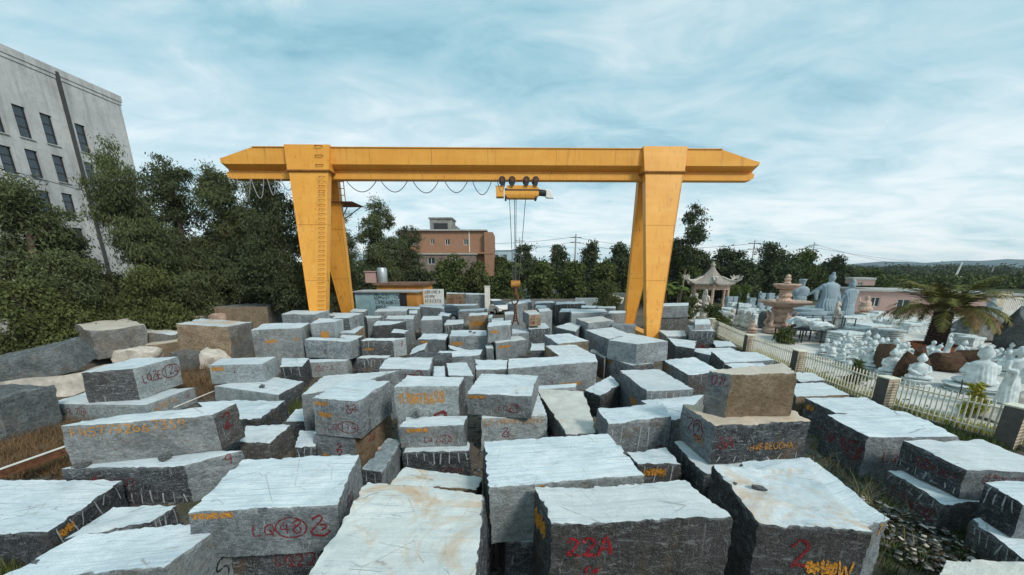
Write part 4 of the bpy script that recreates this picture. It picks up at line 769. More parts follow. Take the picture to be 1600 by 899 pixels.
def house(name, label, u0, u1, vt, y, depth, mat, win, roofmat=None, roof_over=.25, cat='building', zb=0.0, rz=0.0, side_w=()):
    a, c2 = at_y(u0, vt, y), at_y(u1, vt, y); W2 = c2.x - a.x; Z = a.z
    o = empty(name, (a.x, y, zb), rz); tag(o, label, cat)
    b = MB(); b.box(0, W2, .25, depth, 0, Z - zb)
    rc = [((u - u0) / (u1 - u0) * W2, (u_ - u0) / (u1 - u0) * W2, at_y(800, v1_, y).z - zb, at_y(800, v0_, y).z - zb) for u, u_, v0_, v1_ in win]
    xs = sorted({0.0, W2} | {r[0] for r in rc} | {r[1] for r in rc}); zs = sorted({0.0, Z - zb} | {r[2] for r in rc} | {r[3] for r in rc})
    for i in range(len(xs) - 1):
        run = None
        for j in range(len(zs) - 1):
            xm, zm = (xs[i] + xs[i+1]) / 2, (zs[j] + zs[j+1]) / 2; hole = any(r[0] < xm < r[1] and r[2] < zm < r[3] for r in rc)
            if hole:
                if run is not None: b.box(xs[i], xs[i+1], 0, .25, run, zs[j]); run = None
            elif run is None: run = zs[j]
        if run is not None: b.box(xs[i], xs[i+1], 0, .25, run, Z - zb)
    b.build('wall', mat, o)
    b = MB(); b.box(-roof_over, W2 + roof_over, -roof_over, depth + roof_over, Z - zb, Z - zb + .22); b.build('roof', roofmat or mat, o)
    for x0, x1, z0, z1 in rc:
        f = MB(); t = .06; f.box(x0, x1, .1, .16, z0, z0 + t); f.box(x0, x1, .1, .16, z1 - t, z1); f.box(x0, x0 + t, .1, .16, z0 + t, z1 - t); f.box(x1 - t, x1, .1, .16, z0 + t, z1 - t); f.box((x0 + x1) / 2 - t / 2, (x0 + x1) / 2 + t / 2, .1, .16, z0 + t, z1 - t)
        fo = f.build('window', M['white'], o); p = MB(); p.box(x0 + t, x1 - t, .17, .185, z0 + t, z1 - t); p.build('pane', M['glass'], fo)
    return o, W2, Z - zb
ho_, W2, Zh = house('apartment_building', 'orange brown tiled building with grey rooftop tower beyond the trees', 628, 757, 361, 74, 14, M['brick'],
    [(645, 652, 374, 384), (672, 678, 374, 382), (695, 702, 374, 383), (724, 731, 374, 383), (644, 652, 402, 411), (670, 681, 402, 412), (706, 714, 400, 412)], M['concrete'], .5)
b = MB(); b.box(W2, W2 + 1.6, -1.0, 9, 3.6, Zh - .3); b.build('bay', M['brick'], ho_); b = MB(); b.box(-.3, W2 + 1.7, -1.1, -.01, Zh - 4.2, Zh - 3.9); b.build('balcony_slab', M['brick'], ho_)
b = MB(); b.box(4.7, 9.0, 3, 8, Zh + .22, Zh + 2.5); b.box(9.0, 9.9, 3, 8, Zh + .22, Zh + 1.2); b.box(4.5, 9.2, 2.8, 8.2, Zh + 2.5, Zh + 2.75); b.build('rooftop_tower', simple('grey_tower_render', (.26, .25, .23), .9, .4, 1), ho_)
b = MB(); b.box(5.5, 8.2, 2.9, 2.995, Zh + .6, Zh + 1.7); b.build('tower_opening', M['dark'], ho_)
b = MB(); b.box(W2 - 3.0, W2 - 2.85, -.12, -.003, 0, Zh); b.build('downpipe', M['white'], ho_)
lowm = simple('grey_brown_block_wall', (.22, .17, .14), .9, .3, 1.5)
house('low_house', 'low grey brown annex in front of the orange brown building', 655, 742, 398, 70, 3.5, lowm, [(668, 679, 403, 413), (707, 715, 402, 414)], M['concrete'], .2)
house('factory_shed', 'distant pale blue factory shed right of the orange brown building', 766, 812, 392, 150, 40, simple('pale_blue_sheet', (.42, .52, .58)), [(772, 778, 398, 406), (786, 792, 398, 406)], simple('blue_roof', (.30, .42, .50)))
house('stone_house', 'pink tiled single storey house behind the tall statues', 1336, 1432, 455, 44, 6, M['pinktile'], [(1357, 1368, 464, 478), (1388, 1402, 466, 481)], M['concrete'], .25, rz=R(-27))
house('roof_hut', 'small pinkish hut on the left end of the pink tiled house', 1334, 1360, 437, 45.2, 3, M['pinktile'], [(1340, 1346, 441, 446)], M['concrete'], .05, zb=3.2, rz=R(-27))
house('storage_house', 'long low house behind the palm with weathered pink wall', 1440, 1545, 459, 50, 7, M['pinktile'], [(1452, 1460, 466, 476), (1520, 1530, 466, 476)], M['concrete'], .2, rz=R(-27))
house('distant_house', 'distant low white roofed house above the palm crown', 1405, 1442, 431, 170, 20, M['concrete'], [(1412, 1418, 434, 438)], M['white'], .5)
house('distant_house', 'distant long pale roofed house right of the leaning white pole', 1480, 1512, 433, 150, 20, M['concrete'], [(1486, 1492, 436, 440)], M['white'], .5)
# hut, container and notice board
def flat_text(lines, x, z, em, y, name, mat, parent, r_, lw=.1):
    b = MB()
    for k, tx in enumerate(lines):
        st, tot = strokes(tx, r_)
        for l in st:
            l = smooth_line(l, 3)
            for p, q in zip(l, l[1:]):
                d = Vector((q[0] - p[0], q[1] - p[1]))
                if d.length < 1e-5: continue
                d.normalize(); w_ = lw / 2; zz = z - k * em * 1.45
                b.add([(x + (p[0] - d.y * w_) * em, y, zz + (p[1] + d.x * w_) * em), (x + (p[0] + d.y * w_) * em, y, zz + (p[1] - d.x * w_) * em), (x + (q[0] + d.y * w_) * em, y, zz + (q[1] - d.x * w_) * em), (x + (q[0] - d.y * w_) * em, y, zz + (q[1] + d.x * w_) * em)], [(0, 1, 2, 3)])
    return b.build(name, mat, parent)
cb = simple('pale_blue_container_paint', (.36, .53, .58), .6, .2, 1.2)
a = at_y(554, 457, 37); c2 = at_y(623, 457, 37); cw = c2.x - a.x
ct = empty('container', (a.x, 37, 0)); tag(ct, 'pale blue site container with black phone numbers behind the far crane leg', 'container')
b = MB(); b.box(0, cw, 0, 2.4, .12, a.z)
for i in range(3): b.box(cw * (i * .33) + .02, cw * (i * .33) + .1, -.04, -.002, .12, a.z)
b.build('container_body', cb, ct); b = MB(); b.box(-.1, cw + 2.0, -.25, 2.6, a.z, a.z + .12); b.build('roof', M['concrete'], ct)
flat_text(['(2)4001-100', '13906067158', '8855-1226'], 1.9, a.z - .62, .36, -.012, 'lettering', M['dark'], ct, random.Random(2), .16)
b = MB(); b.box(cw + .05, cw + 1.7, .0, 2.4, .12, a.z); b.build('annex_wall', simple('orange_sheet_wall', (.62, .27, .06), .7, .2, 1.0), ct)
b = MB(); b.box(cw + .1, cw + .75, -.06, -.003, .12, a.z - .1); b.build('door', M['dark'], ct)
hu, hw2, hz2 = house('orange_hut', 'orange hut with rusty roof behind the blue container', 588, 660, 446, 40.5, 5, simple('orange_wall', (.60, .27, .07), .8, .2, 1), [(645, 650, 458, 466)], simple('rusty_sheet_roof', (.20, .115, .08), .9, .5, 1.2), .3)
b = MB(); tz = at_y(597, 441, 42).z; tx = at_y(598, 441, 42).x
b.lathe([(.05, 0), (.52, 0), (.55, .1), (.55, 1.45), (.45, 1.6), (.05, 1.65)], 20, (0, 0, 0)); o = b.build('water_tank', simple('steel_tank', (.42, .46, .48), .4, .2, 3, metal=.5), None, smooth=40); o.location = (tx, 42, hz2 + .22); tag(o, 'silver cylindrical water tank on the rusty hut roof', 'water tank')
b = MB(); b.box(-1.7, -.6, -.5, .7, 0, 1.15); b.box(-1.8, -.5, -.6, .8, 1.15, 1.25); o = b.build('brick_box', M['pinktile']); o.location = (tx, 42, hz2 + .22); tag(o, 'brown box housing beside the silver water tank', 'tank housing')
a = at_y(661, 452, 39); c2 = at_y(693, 452, 39)
nb = empty('notice_board', (a.x, 39, 0)); tag(nb, 'white notice board with rows of small black characters beside the hut', 'notice board'); wb_ = c2.x - a.x
b = MB(); b.box(0, wb_, 0, .08, .9, a.z); b.build('board', simple('board_white', (.66, .68, .66)), nb)
b = MB(); b.box(.05, .13, .09, .17, 0, .9); b.box(wb_ - .13, wb_ - .05, .09, .17, 0, .9); b.build('post', M['dark'], nb)
flat_text(['Z#BHWE#', 'HB#ME', 'BEBEBEB'], .12, a.z - .45, .32, -.006, 'lettering', M['dark'], nb, random.Random(4), .12)
b = MB(); b.box(0, .6, 0, .3, 0, 3.0); b.box(-.05, .65, -.05, .35, 3.0, 3.1); o = b.build('gate_pillar', M['white'], bevel=.02); o.location = at_y(757, 449, 43) * 1; o.location.z = 0; tag(o, 'white square pillar behind the far blocks near the white car', 'pillar')
b = MB(); b.box(0, 30, 0, .25, 0, .9); b.box(0, 30, -.03, .28, .9, 1.0); o = b.build('boundary_wall', M['greyrock']); p = at_y(690, 460, 51); o.location = (p.x, 51, 0); tag(o, 'low concrete boundary wall in front of the hedge', 'wall')
# cars
def car(label, loc, rz, paintcol):
    t = empty('parked_car', loc, rz); tag(t, label, 'car')
    cp = simple('car_paint', paintcol, .3, .05, 2, spec=.6)
    prof = [(-2.1, .45), (-2.12, .75), (-2.0, .95), (-1.2, 1.02), (-.1, 1.04), (.9, 1.0), (1.7, .88), (2.05, .72), (2.1, .42), (1.75, .25), (-1.85, .25)]
    b = MB(); n = len(prof); ys = [(-.84, .0), (-.88, .03), (.88, .03), (.84, 0)]
    vs = [(x * (1 - e * .3), y, z) for y, e in ys for x, z in prof]; fs = []
    for i in range(3):
        for j in range(n): fs.append((i*n+j, i*n+(j+1) % n, (i+1)*n+(j+1) % n, (i+1)*n+j))
    fs += [tuple(range(n))[::-1], tuple(3*n+j for j in range(n))]; b.add(vs, fs)
    b.hexa([(-1.75, -.66, 1.42), (.15, -.66, 1.42), (.15, .66, 1.42), (-1.75, .66, 1.42)], [(-1.5, -.58, 1.50), (.0, -.58, 1.50), (.0, .58, 1.50), (-1.5, .58, 1.50)])
    b.build('body', cp, t, smooth=30, bevel=.03)
    b = MB(); b.hexa([(-2.0, -.78, 1.0), (1.0, -.78, .99), (1.0, .78, .99), (-2.0, .78, 1.0)], [(-1.72, -.64, 1.415), (.12, -.64, 1.415), (.12, .64, 1.415), (-1.72, .64, 1.415)]); b.build('windows', M['glass'], t)
    for x in (-1.3, 1.3):
        for y in (-.86, .86):
            b = MB(); b.tube([(x, y - .1, .32), (x, y + .1, .32)], .32, 18); w_ = b.build('wheel', M['rubber'], t)
            b = MB(); b.tube([(x, y - .112, .32), (x, y + .112, .32)], .19, 12); b.build('rim', M['white'], w_)
    for y in (-.62, .62): b = MB(); b.box(1.93, 2.1, y - .17, y + .17, .62, .76); b.build('headlight', M['white'], t, bevel=.02)
    b = MB(); b.box(2.02, 2.13, -.5, .5, .36, .56); b.build('grille', M['dark'], t)
    b = MB(); b.box(.7, .9, .88, 1.03, .98, 1.1); b.box(.7, .9, -1.03, -.88, .98, 1.1); b.build('mirror', cp, t)
p = at_z(776, 489, 0); car('white hatchback parked behind the far stone blocks', (p.x, p.y, 0), R(-58), (.72, .66, .64))
p = at_y(683, 478, 36); car('dark blue grey car parked by the notice board', (p.x, 36.5, .0), R(200), (.10, .14, .18))
# ---------------------------------------------------------------- rubble, rocks
def rock(label, loc, size, rz=0, tilt=(0, 0), mat='greyrock', seed=0, cat='rock', group=None, topmat=None, name='rock', cuts=5, flat=.72):
    r = np.random.RandomState(seed + 100)
    import bmesh
    bm = bmesh.new()
    for i in range(22 if flat < .9 else 40):
        p = r.uniform(-1, 1, 3); m_ = np.max(np.abs(p)); p = p / m_ * r.uniform(flat, 1.0)
        bm.verts.new((p[0] * size[0] / 2, p[1] * size[1] / 2, p[2] * size[2] / 2))
    bmesh.ops.convex_hull(bm, input=bm.verts[:]); bmesh.ops.dissolve_limit(bm, angle_limit=.25, verts=bm.verts[:], edges=bm.edges[:]); bmesh.ops.triangulate(bm, faces=bm.faces[:])
    bmesh.ops.subdivide_edges(bm, edges=bm.edges[:], cuts=cuts, use_grid_fill=True); bmesh.ops.triangulate(bm, faces=bm.faces[:])
    bm.verts.ensure_lookup_table(); V = np.array([v.co[:] for v in bm.verts]); s = max(size)
    V = V + vnoise(V * 2.2 / s * 2 + seed) * .03 * s + vnoise(V * 7 + seed) * .03 + vnoise(V * 16 + seed) * .012
    for v, c_ in zip(bm.verts, V): v.co = c_
    me = bpy.data.meshes.new(name); bm.to_mesh(me); bm.free(); me.materials.append(M[mat] if mat in M and M[mat] else KIND[mat])
    me.polygons.foreach_set('use_smooth', [True] * len(me.polygons)); me.set_sharp_from_angle(angle=R(35))
    o = link(bpy.data.objects.new(name, me)); o.location = Vector(loc) + Vector((0, 0, size[2] / 2 * .92)); o.rotation_euler = (R(tilt[0]), R(tilt[1]), rz)
    return tag(o, label, cat, group)
G = 'rough stones dumped in front of the trees'
KIND['G'] = M['greyrock']; KIND['D'] = M['darkrock']; ROUGH['G'] = .10; ROUGH['D'] = .10
def slab(label, loc, size, rz, tilt, mat, seed):      # rough split slab: irregular quarry block, tipped over
    r_ = random.Random(seed * 13 + 5); L, W_, h = size[0] * .5, size[1] * .5, size[2] * 1.25; q = [(-L, -W_), (L, -W_), (L, W_), (-L, W_)]
    q = [(x * r_.uniform(.72, 1.05), y * r_.uniform(.75, 1.1)) for x, y in q]; c_, s_ = math.cos(rz), math.sin(rz)
    k = 'D' if mat == 'darkrock' else 'G'; side = r_.choice((k, k, 'g' if k == 'G' else 'D', 'b' if k == 'G' else k)); top = r_.choice((k, 'r', 'B')) if k == 'G' else k
    o = make_block((label, [(loc.x + x * c_ - y * s_, loc.y + x * s_ + y * c_) for x, y in q], loc.z, loc.z + h, side + k + top, []), 500 + seed)
    e = o.rotation_euler; o.rotation_euler = (R(tilt[0]), R(tilt[1]), e.z); o.location.z += .12 if any(tilt) else 0; o.name = 'rough_stone'; o['category'] = 'rough stone'; o['group'] = G; return o
def rk(label, u, v, z, size, rz, tilt, mat, seed, **k):
    if k.pop('box', mat in ('greyrock', 'darkrock') and size[0] > 1.1): return slab(label, at_z(u, v, z), size, R(rz), tilt, mat, seed)
    k.pop('box', 0); rock(label, at_z(u, v, z), (size[0] * 1.05, size[1] * 1.05, size[2] * 1.25), R(rz), tilt, mat, seed, group=G, **dict(dict(flat=.92), **k))
rk('grey slab leaning with black number 109 at the far left', 78, 588, .6, (3.0, 1.8, .85), 22, (8, -14), 'darkrock', 1, flat=.85)
rk('brown faced rough block on the rubble heap behind circled 124', 183, 551, .55, (3.3, 2.4, 1.15), -25, (0, 4), 'greyrock', 2, flat=.9)
rk('long pinkish slab lying flat below the leaning grey slab', 135, 606, .0, (4.6, 2.4, .8), 10, (0, -4), 'palestone', 3, flat=.93)
rk('layered grey boulder at the left edge beside dry weeds', -8, 684, .0, (2.5, 1.5, 1.1), 12, (0, 4), 'darkrock', 4, flat=.85)
rk('small grey stone behind the brown faced rough block', 222, 532, .8, (1.2, 1.0, .9), 10, (0, 0), 'greyrock', 5)
rk('flat grey slab on the rubble heap right of the brown faced block', 258, 545, .5, (2.4, 1.4, .7), 8, (0, 5), 'greyrock', 6)
rk('pale brown slab under the flat grey slab in the rubble', 272, 560, .1, (2.2, 1.3, .7), 25, (0, -6), 'greyrock', 7)
rk('cream rough slab in front of the brown faced block', 220, 562, .3, (1.9, 1.2, .6), 5, (0, 0), 'palestone', 8)
rk('small blue grey stone right of circled 124 block', 297, 577, .0, (1.2, 1.0, .6), 5, (0, 8), 'greyrock', 9)
rk('rounded orange brown stone among the rubble', 330, 573, .0, (1.7, 1.2, .8), 5, (0, 0), 'palestone', 10, flat=.6)
rk('dark mossy boulder at the back of the rubble near the grass', 298, 531, .3, (2.6, 1.8, 1.3), 5, (0, 0), 'greyrock', 11)
rk('large wedge shaped grey boulder left of the tall rough block', 345, 562, .0, (3.0, 2.1, 1.6), 8, (0, 5), 'greyrock', 12, flat=.82)
rk('small tan stone on the heap below the big weathered block', 346, 516, .9, (1.2, 1.0, 1.0), 5, (0, 0), 'pinkstone', 13)
rk('big weathered pale topped block on the heap near the trees', 398, 518, .6, (3.9, 2.8, 1.5), 6, (0, 0), 'greyrock', 14, flat=.92)
rk('dark rough stone behind the leaning smooth pale blue slab', 962, 485, .2, (2.4, 2.0, 1.6), 0, (0, 0), 'darkrock', 15)
rk('cream leaning slab beside the far right crane leg', 957, 470, 1.4, (2.4, 1.4, .6), -20, (0, 18), 'palestone', 16)
rk('rough pale stone in the weeds at the left edge', 5, 560, .4, (1.0, .9, .6), 5, (0, 0), 'greyrock', 17)
rk('low grey stone in the dark gap left of circled 114 stack', 395, 705, .0, (.8, .6, .35), 5, (0, 0), 'darkrock', 18)
rk('small rock fragment on the ground at the lower left', 385, 893, .0, (1.0, .8, .9), 15, (0, 0), 'greyrock', 19)
# loose chips lying on the blocks
def chip(label, u, v, z, s, mat='darkrock', seed=0, rz=10): rock(label, at_z(u, v, z), s, R(rz), (0, 0), mat, 200 + seed, cat='stone chip', name='stone_chip', cuts=2, group='loose stone chips lying on the blocks')
chip('dark flat stone chip on the rust stained block', 1187, 763, 1.85, (.24, .11, .05), seed=1, rz=-10)
chip('grey stone chip on the big pale block in the lower left corner', 55, 888, 1.17, (.17, .13, .08), 'darkrock', 2)
chip('flat dark stone wedged under the long pale blue block, left end', 130, 729, .93, (.34, .3, .09), seed=3)
chip('flat dark stone wedged under the long pale blue block, middle', 259, 717, .93, (.22, .25, .08), seed=4)
chip('small stone on the wide grey block, left of two', 735, 520, 1.23, (.22, .2, .12), seed=5)
chip('small stone on the wide grey block, right of two', 741, 521, 1.23, (.26, .2, .10), seed=6)
chip('rounded dark stone in front of the orange 1706 block', 650, 652, 1.4, (.2, .15, .14), seed=7)
chip('small dark chip near the left edge of the rust stained block', 1150, 757, 1.85, (.07, .05, .03), seed=8)
chip('pinkish pebble below the circled 114 stack', 592, 703, .96, (.12, .1, .07), 'pinkstone', 9)
chip('dark fragment in the middle of the flat slab below the 124 block', 410, 606, .74, (.25, .2, .1), seed=10)
# steel rail lying at the left
a, c2 = at_z(-30, 758, .45), at_z(112, 706, .45); d = (c2 - a); L = d.length
b = MB(); b.box(0, L, -.03, .03, .18, .205, 1); b.box(0, L, -.008, .008, .03, .178); b.box(0, L, -.06, .06, 0, .028); o = b.build('steel_rail', [M['rust'], M['white']]); o.location = a; o.rotation_euler = (0, 0, math.atan2(d.y, d.x)); tag(o, 'rusty steel rail with pale upper edge lying at the left', 'steel rail')
a, c2 = at_z(272, 637, .3), at_z(335, 611, .3); b = MB(); b.tube([a, c2], .022, 6); o = b.build('pipe', M['white']); tag(o, 'thin pale pipe lying between the left blocks', 'pipe')
def chips_stuff(name, label, cen, rad, n, s, mats, z=0.0, flat=.5, seed=1, zspread=0):
    r = np.random.RandomState(seed); V = []; F = []; base = np.array([(-1, -1, -1), (1, -1, -1), (1, 1, -1), (-1, 1, -1), (-1, -1, 1), (1, -1, 1), (1, 1, 1), (-1, 1, 1)]) * .5
    q = np.array([(3, 2, 1, 0), (4, 5, 6, 7), (0, 1, 5, 4), (1, 2, 6, 5), (2, 3, 7, 6), (3, 0, 4, 7)])
    for i in range(n):
        sz = np.array([r.uniform(.6, 1.8), r.uniform(.5, 1.1), r.uniform(.15, flat)]) * s; P = base * sz * r.uniform(.7, 1.15, (8, 1))
        t, u_ = r.uniform(0, 6.28), r.uniform(-.5, .5); Rm = np.array(Matrix.Rotation(t, 3, 'Z') @ Matrix.Rotation(u_, 3, 'X')); P = P @ Rm.T
        a_, rr = r.uniform(0, 6.28), math.sqrt(r.uniform(0, 1)); P += np.array([cen[0] + rad[0] * rr * math.cos(a_), cen[1] + rad[1] * rr * math.sin(a_), z + r.uniform(0, zspread) + s * .15])
        F.append(q + len(V) * 8); V.append(P)
    o = link(bpy.data.objects.new(name, np_mesh(name, np.concatenate(V), np.concatenate(F), mats, r.randint(0, len(mats), len(F) * 6) if len(mats) > 1 else None)))
    return tag(o, label, 'gravel', kind='stuff')
p = at_z(1425, 850, 0); chips_stuff('stone_chips', 'heap of broken stone chips on the ground at lower right', p, (.8, 1.1), 650, .075, [M['greyrock'], M['brownrock'], M['palestone'], M['darkrock']], zspread=.25, seed=3)
chips_stuff('gravel', 'grey stone chips scattered between the blocks', (0, 16, 0), (16, 14), 5000, .12, [M['greyrock'], M['darkrock']], seed=4)

# ---------------------------------------------------------------- foliage
def leaves(lobes, nclump, per, ln, wd, droop=.3, rc=.45, seed=0, shell=.45, outline=.0):
    r = np.random.RandomState(seed); L_ = np.array([l[:3] for l in lobes]); Rd = np.array([l[3:6] for l in lobes]); vol = Rd.prod(1) ** .8; vol /= vol.sum()
    k = r.choice(len(lobes), nclump, p=vol); d = r.normal(size=(nclump, 3)); d /= np.linalg.norm(d, axis=1)[:, None]
    rad = r.uniform(shell ** 3, 1.05, (nclump, 1)) ** (1 / 3.); cen = L_[k] + d * Rd[k] * rad
    crc = rc * r.uniform(.55, 1.3, (nclump, 1)); cen = np.repeat(cen, per, 0); sc = np.repeat(crc, per, 0)
    n = len(cen); off = r.normal(size=(n, 3)); off[:, 2] *= .65; P = cen + off * sc * .55
    ax = r.normal(size=(n, 3)) ; ax[:, 2] -= droop * 2.2; ax /= np.linalg.norm(ax, axis=1)[:, None]
    sd_ = np.cross(ax, r.normal(size=(n, 3))); sd_ /= np.linalg.norm(sd_, axis=1)[:, None] + 1e-9
    l_ = ln * r.uniform(.6, 1.3, (n, 1)); w_ = wd * r.uniform(.6, 1.3, (n, 1))
    V = np.stack([P, P + ax * l_ * .5 + sd_ * w_ * .5, P + ax * l_, P + ax * l_ * .5 - sd_ * w_ * .5], 1).reshape(-1, 3)
    F = np.arange(n * 4).reshape(-1, 4); return V, F
def leafobj(name, V, F, mat, parent=None):
    V = V.copy(); V[:, 2] = np.maximum(V[:, 2], .01)
    return link(bpy.data.objects.new(name, np_mesh(name, V, F, [mat])), parent)
T1_ = 'dark trees on the left of the yard'
def tree(label, u, vtop, y, wpx, kind='dark', seed=0, z0=1.0, nl=9, ncl=200, per=75, leaf=(.30, .09), droop=.5, trunk=None, lean=0, rc=.55, group='trees behind the stone yard', name='tree', bark='bark', open_=1.0, species=None):
    r = random.Random(seed + 50); p = at_y(u, vtop, y); H_ = p.z; W_ = wpx / FPX * y * .97 * .5; x = p.x
    t = empty(name, (x, y, 0), 0); tag(t, label, 'tree', group)
    lobes = []; ch = H_ - z0
    for i in range(nl):
        k = (i + .5) / nl; zz = z0 + ch * (.12 + .80 * k); taper = math.sin(math.pi * min(1, .28 + .72 * (1 - k)) * .5) if k > .35 else 1
        a_ = r.uniform(0, 6.28); rr = W_ * r.uniform(.15, .58) * taper * open_; s = W_ * r.uniform(.38, .58) * (taper * .75 + .25) / open_ ** .7
        lobes.append((rr * math.cos(a_) + lean * k, rr * math.sin(a_), zz, s, s, min(s * r.uniform(.7, 1.0), ch * .3)))
    lobes.append((lean, 0, H_ - ch * .10, W_ * .22, W_ * .22, ch * .10))
    V, F = leaves(lobes, int(ncl * (1.35 if group == T1_ else 1)), int(per * (1.35 if group == T1_ else 1)), leaf[0] * (.82 if group == T1_ else 1), leaf[1] * (.82 if group == T1_ else 1), droop, rc, seed)
    leafobj('crown', V, F, LEAF[kind], t)
    b = MB(); tr = trunk or W_ * .07 + .06
    path = [Vector((0, 0, -.1))]
    for i in range(1, 7): path.append(Vector((lean * i / 6 + r.uniform(-.12, .12), r.uniform(-.12, .12), (z0 + ch * .85) * i / 6)))
    b.tube(path, tr, 8, 0, tr * .3)
    for l in lobes:
        k = max(.15, min(.95, (l[2] - l[5]) / (z0 + ch * .85))); i = int(k * 6); q = path[i].lerp(path[min(i + 1, 6)], k * 6 - i)
        e = Vector(l[:3]); mid = q.lerp(e, .5) + Vector((0, 0, .15 * (e - q).length)); b.tube([q, mid, e], tr * .38, 5, 0, tr * .12)
        for j in range(3):
            d = Vector((r.uniform(-1, 1) * l[3], r.uniform(-1, 1) * l[4], r.uniform(-.5, 1) * l[5])) * .8; b.tube([mid, e + d * .5, e + d], tr * .16, 4, 0, tr * .05)
    b.build('trunk', M[bark], t, smooth=60)
    return t
T1 = 'dark trees on the left of the yard'
tree('dark leafy tree at the left edge of the photo', 12, 268, 21, 175, 'euc', 1, .8, 10, 260, 80, group=T1)
tree('open crowned eucalyptus with pale trunk in front of the factory', 172, 220, 25, 120, 'euc', 2, 5.0, 9, 170, 75, (.30, .07), .9, group=T1, bark='barkpale', trunk=.17, open_=1.15, lean=-.2)
tree('bushy tree below the factory windows, between left edge tree and eucalyptus', 100, 362, 23.5, 125, 'dark', 3, .6, 9, 340, 80, group=T1)
tree('broad dark tree right of the eucalyptus', 258, 243, 30, 150, 'dark', 4, 1.2, 11, 330, 80, group=T1)
tree('tall dark tree under the left end of the crane beam', 325, 250, 31, 140, 'euc', 5, 1.0, 11, 320, 80, group=T1)
tree('slender dark tree peeking above the left tip of the crane beam', 390, 250, 34, 110, 'euc', 6, 1.0, 9, 240, 75, group=T1)
tree('dense dark tree left of the near left crane leg', 425, 285, 27, 140, 'dark', 7, .8, 10, 280, 80, group=T1)
tree('dark tree seen between the two left crane legs', 500, 292, 45, 130, 'dark', 8, .8, 10, 260, 75, group=T1)
tree('pointed dark tree just right of the left crane legs', 584, 303, 48, 85, 'euc', 9, 1, 9, 230, 75, (.36, .11), group=T1)
tree('rounded dark tree left of the orange brown building', 628, 352, 52, 95, 'dark', 10, .5, 9, 230, 75, (.36, .12), group=T1)
tree('dark thicket tree behind the factory edge', 208, 300, 32, 120, 'dark', 12, .8, 9, 220, 75, group=T1)
tree('low spreading green bush tree at the left edge', 40, 440, 19.5, 190, 'olive', 13, .3, 8, 240, 80, (.26, .10), group=T1)
tree('low olive shrub in front of the factory base', 150, 430, 26, 130, 'dark', 14, .2, 7, 200, 75, group=T1)
tree('olive undergrowth tree left of the near left crane leg', 330, 408, 31, 150, 'dark', 15, .1, 8, 330, 75, (.26, .10), group=T1)
tree('undergrowth tree behind the tall rough block', 420, 415, 31, 110, 'dark', 16, .1, 8, 300, 75, (.26, .10), group=T1)
tree('dark undergrowth seen through the left crane legs', 520, 405, 45, 120, 'dark', 17, .1, 8, 200, 70, group=T1)
tree('olive shrub at the foot of the pale trunked eucalyptus', 225, 418, 23, 125, 'olive', 18, .1, 8, 230, 75, (.26, .09), group=T1)
tree('dark undergrowth shrub right of the foot of the eucalyptus', 300, 432, 25, 100, 'euc', 19, .1, 8, 200, 75, (.26, .09), group=T1)
T2 = 'trees on the skyline beyond the hedge'
for i, (lab, u, vt, y, w_, k) in enumerate((
    ('round skyline tree behind the crane ropes', 818, 383, 72, 58, 'dark'), ('spreading skyline tree left of the utility pole', 876, 385, 74, 52, 'dark'),
    ('thin topped skyline tree right of the utility pole', 926, 378, 72, 46, 'dark'), ('dark skyline tree touching the far right crane leg', 968, 380, 70, 56, 'dark'),
    ('low dark skyline tree left of the round one', 782, 402, 80, 40, 'hedge'))):
    tree(lab, u, vt, y, w_, k, 30 + i, 2, 8, 120, 60, (.6, .25), .3, group=T2, rc=.8)
for i, (lab, u, vt, y, w_, k) in enumerate((
    ('shrubby hedge tree left of the crane ropes', 700, 404, 54, 84, 'hedge'), ('shrubby hedge tree in front of the low annex', 748, 412, 55, 70, 'olive'), ('rounded hedge tree behind the hook', 795, 411, 54, 66, 'hedge'),
    ('rounded hedge tree right of the hook', 845, 409, 54, 66, 'hedge'), ('rounded hedge tree under the utility pole', 897, 408, 54, 66, 'hedge'), ('rounded hedge tree near the far right crane leg', 950, 410, 53, 64, 'olive'),
    ('hedge tree between the right crane legs', 1000, 405, 52, 60, 'hedge'), ('dark hedge tree behind the orange hut', 655, 420, 50, 60, 'dark'))):
    tree(lab, u, vt, y, w_, k, 40 + i, .1, 9, 170, 65, (.42, .22), .1, group='hedge trees across the back of the yard', rc=.6)
tree('low feathery shrub beside the far right crane leg', 950, 442, 36, 48, 'olive', 60, .2, 6, 90, 60, (.26, .10), .3, group='shrubs among the blocks')
tree('tall slender pine rising right of the crane', 1078, 318, 50, 62, 'dark', 61, 5.0, 9, 110, 60, (.42, .14), .5, group='trees behind the pavilion', bark='barkpale', trunk=.16, open_=1.15, lean=.9)
for i, (lab, u, vt, y, w_, k) in enumerate((
    ('dark tree directly right of the crane leg', 1058, 384, 56, 70, 'dark'), ('dark tree left of the pavilion roof', 1098, 392, 60, 66, 'dark'), ('broad tree behind the pavilion', 1142, 388, 60, 74, 'dark'),
    ('flat topped tree behind the fountain', 1205, 382, 62, 84, 'dark'), ('spreading tree behind the tall statues', 1262, 392, 62, 80, 'hedge'), ('darker tree right of the tall statues', 1310, 404, 66, 70, 'dark'),
    ('low tree above the pink tiled house', 1362, 424, 70, 80, 'hedge'), ('dark filler tree behind the fountain bowl', 1230, 410, 55, 70, 'dark'), ('dark filler tree behind the pavilion columns', 1165, 410, 56, 74, 'dark'), ('shadowed tree between pavilion and crane', 1075, 412, 54, 60, 'hedge'))):
    tree(lab, u, vt, y, w_, k, 70 + i, .5, 9, 190, 62, (.46, .2), .15, group='trees behind the pavilion', rc=.7)
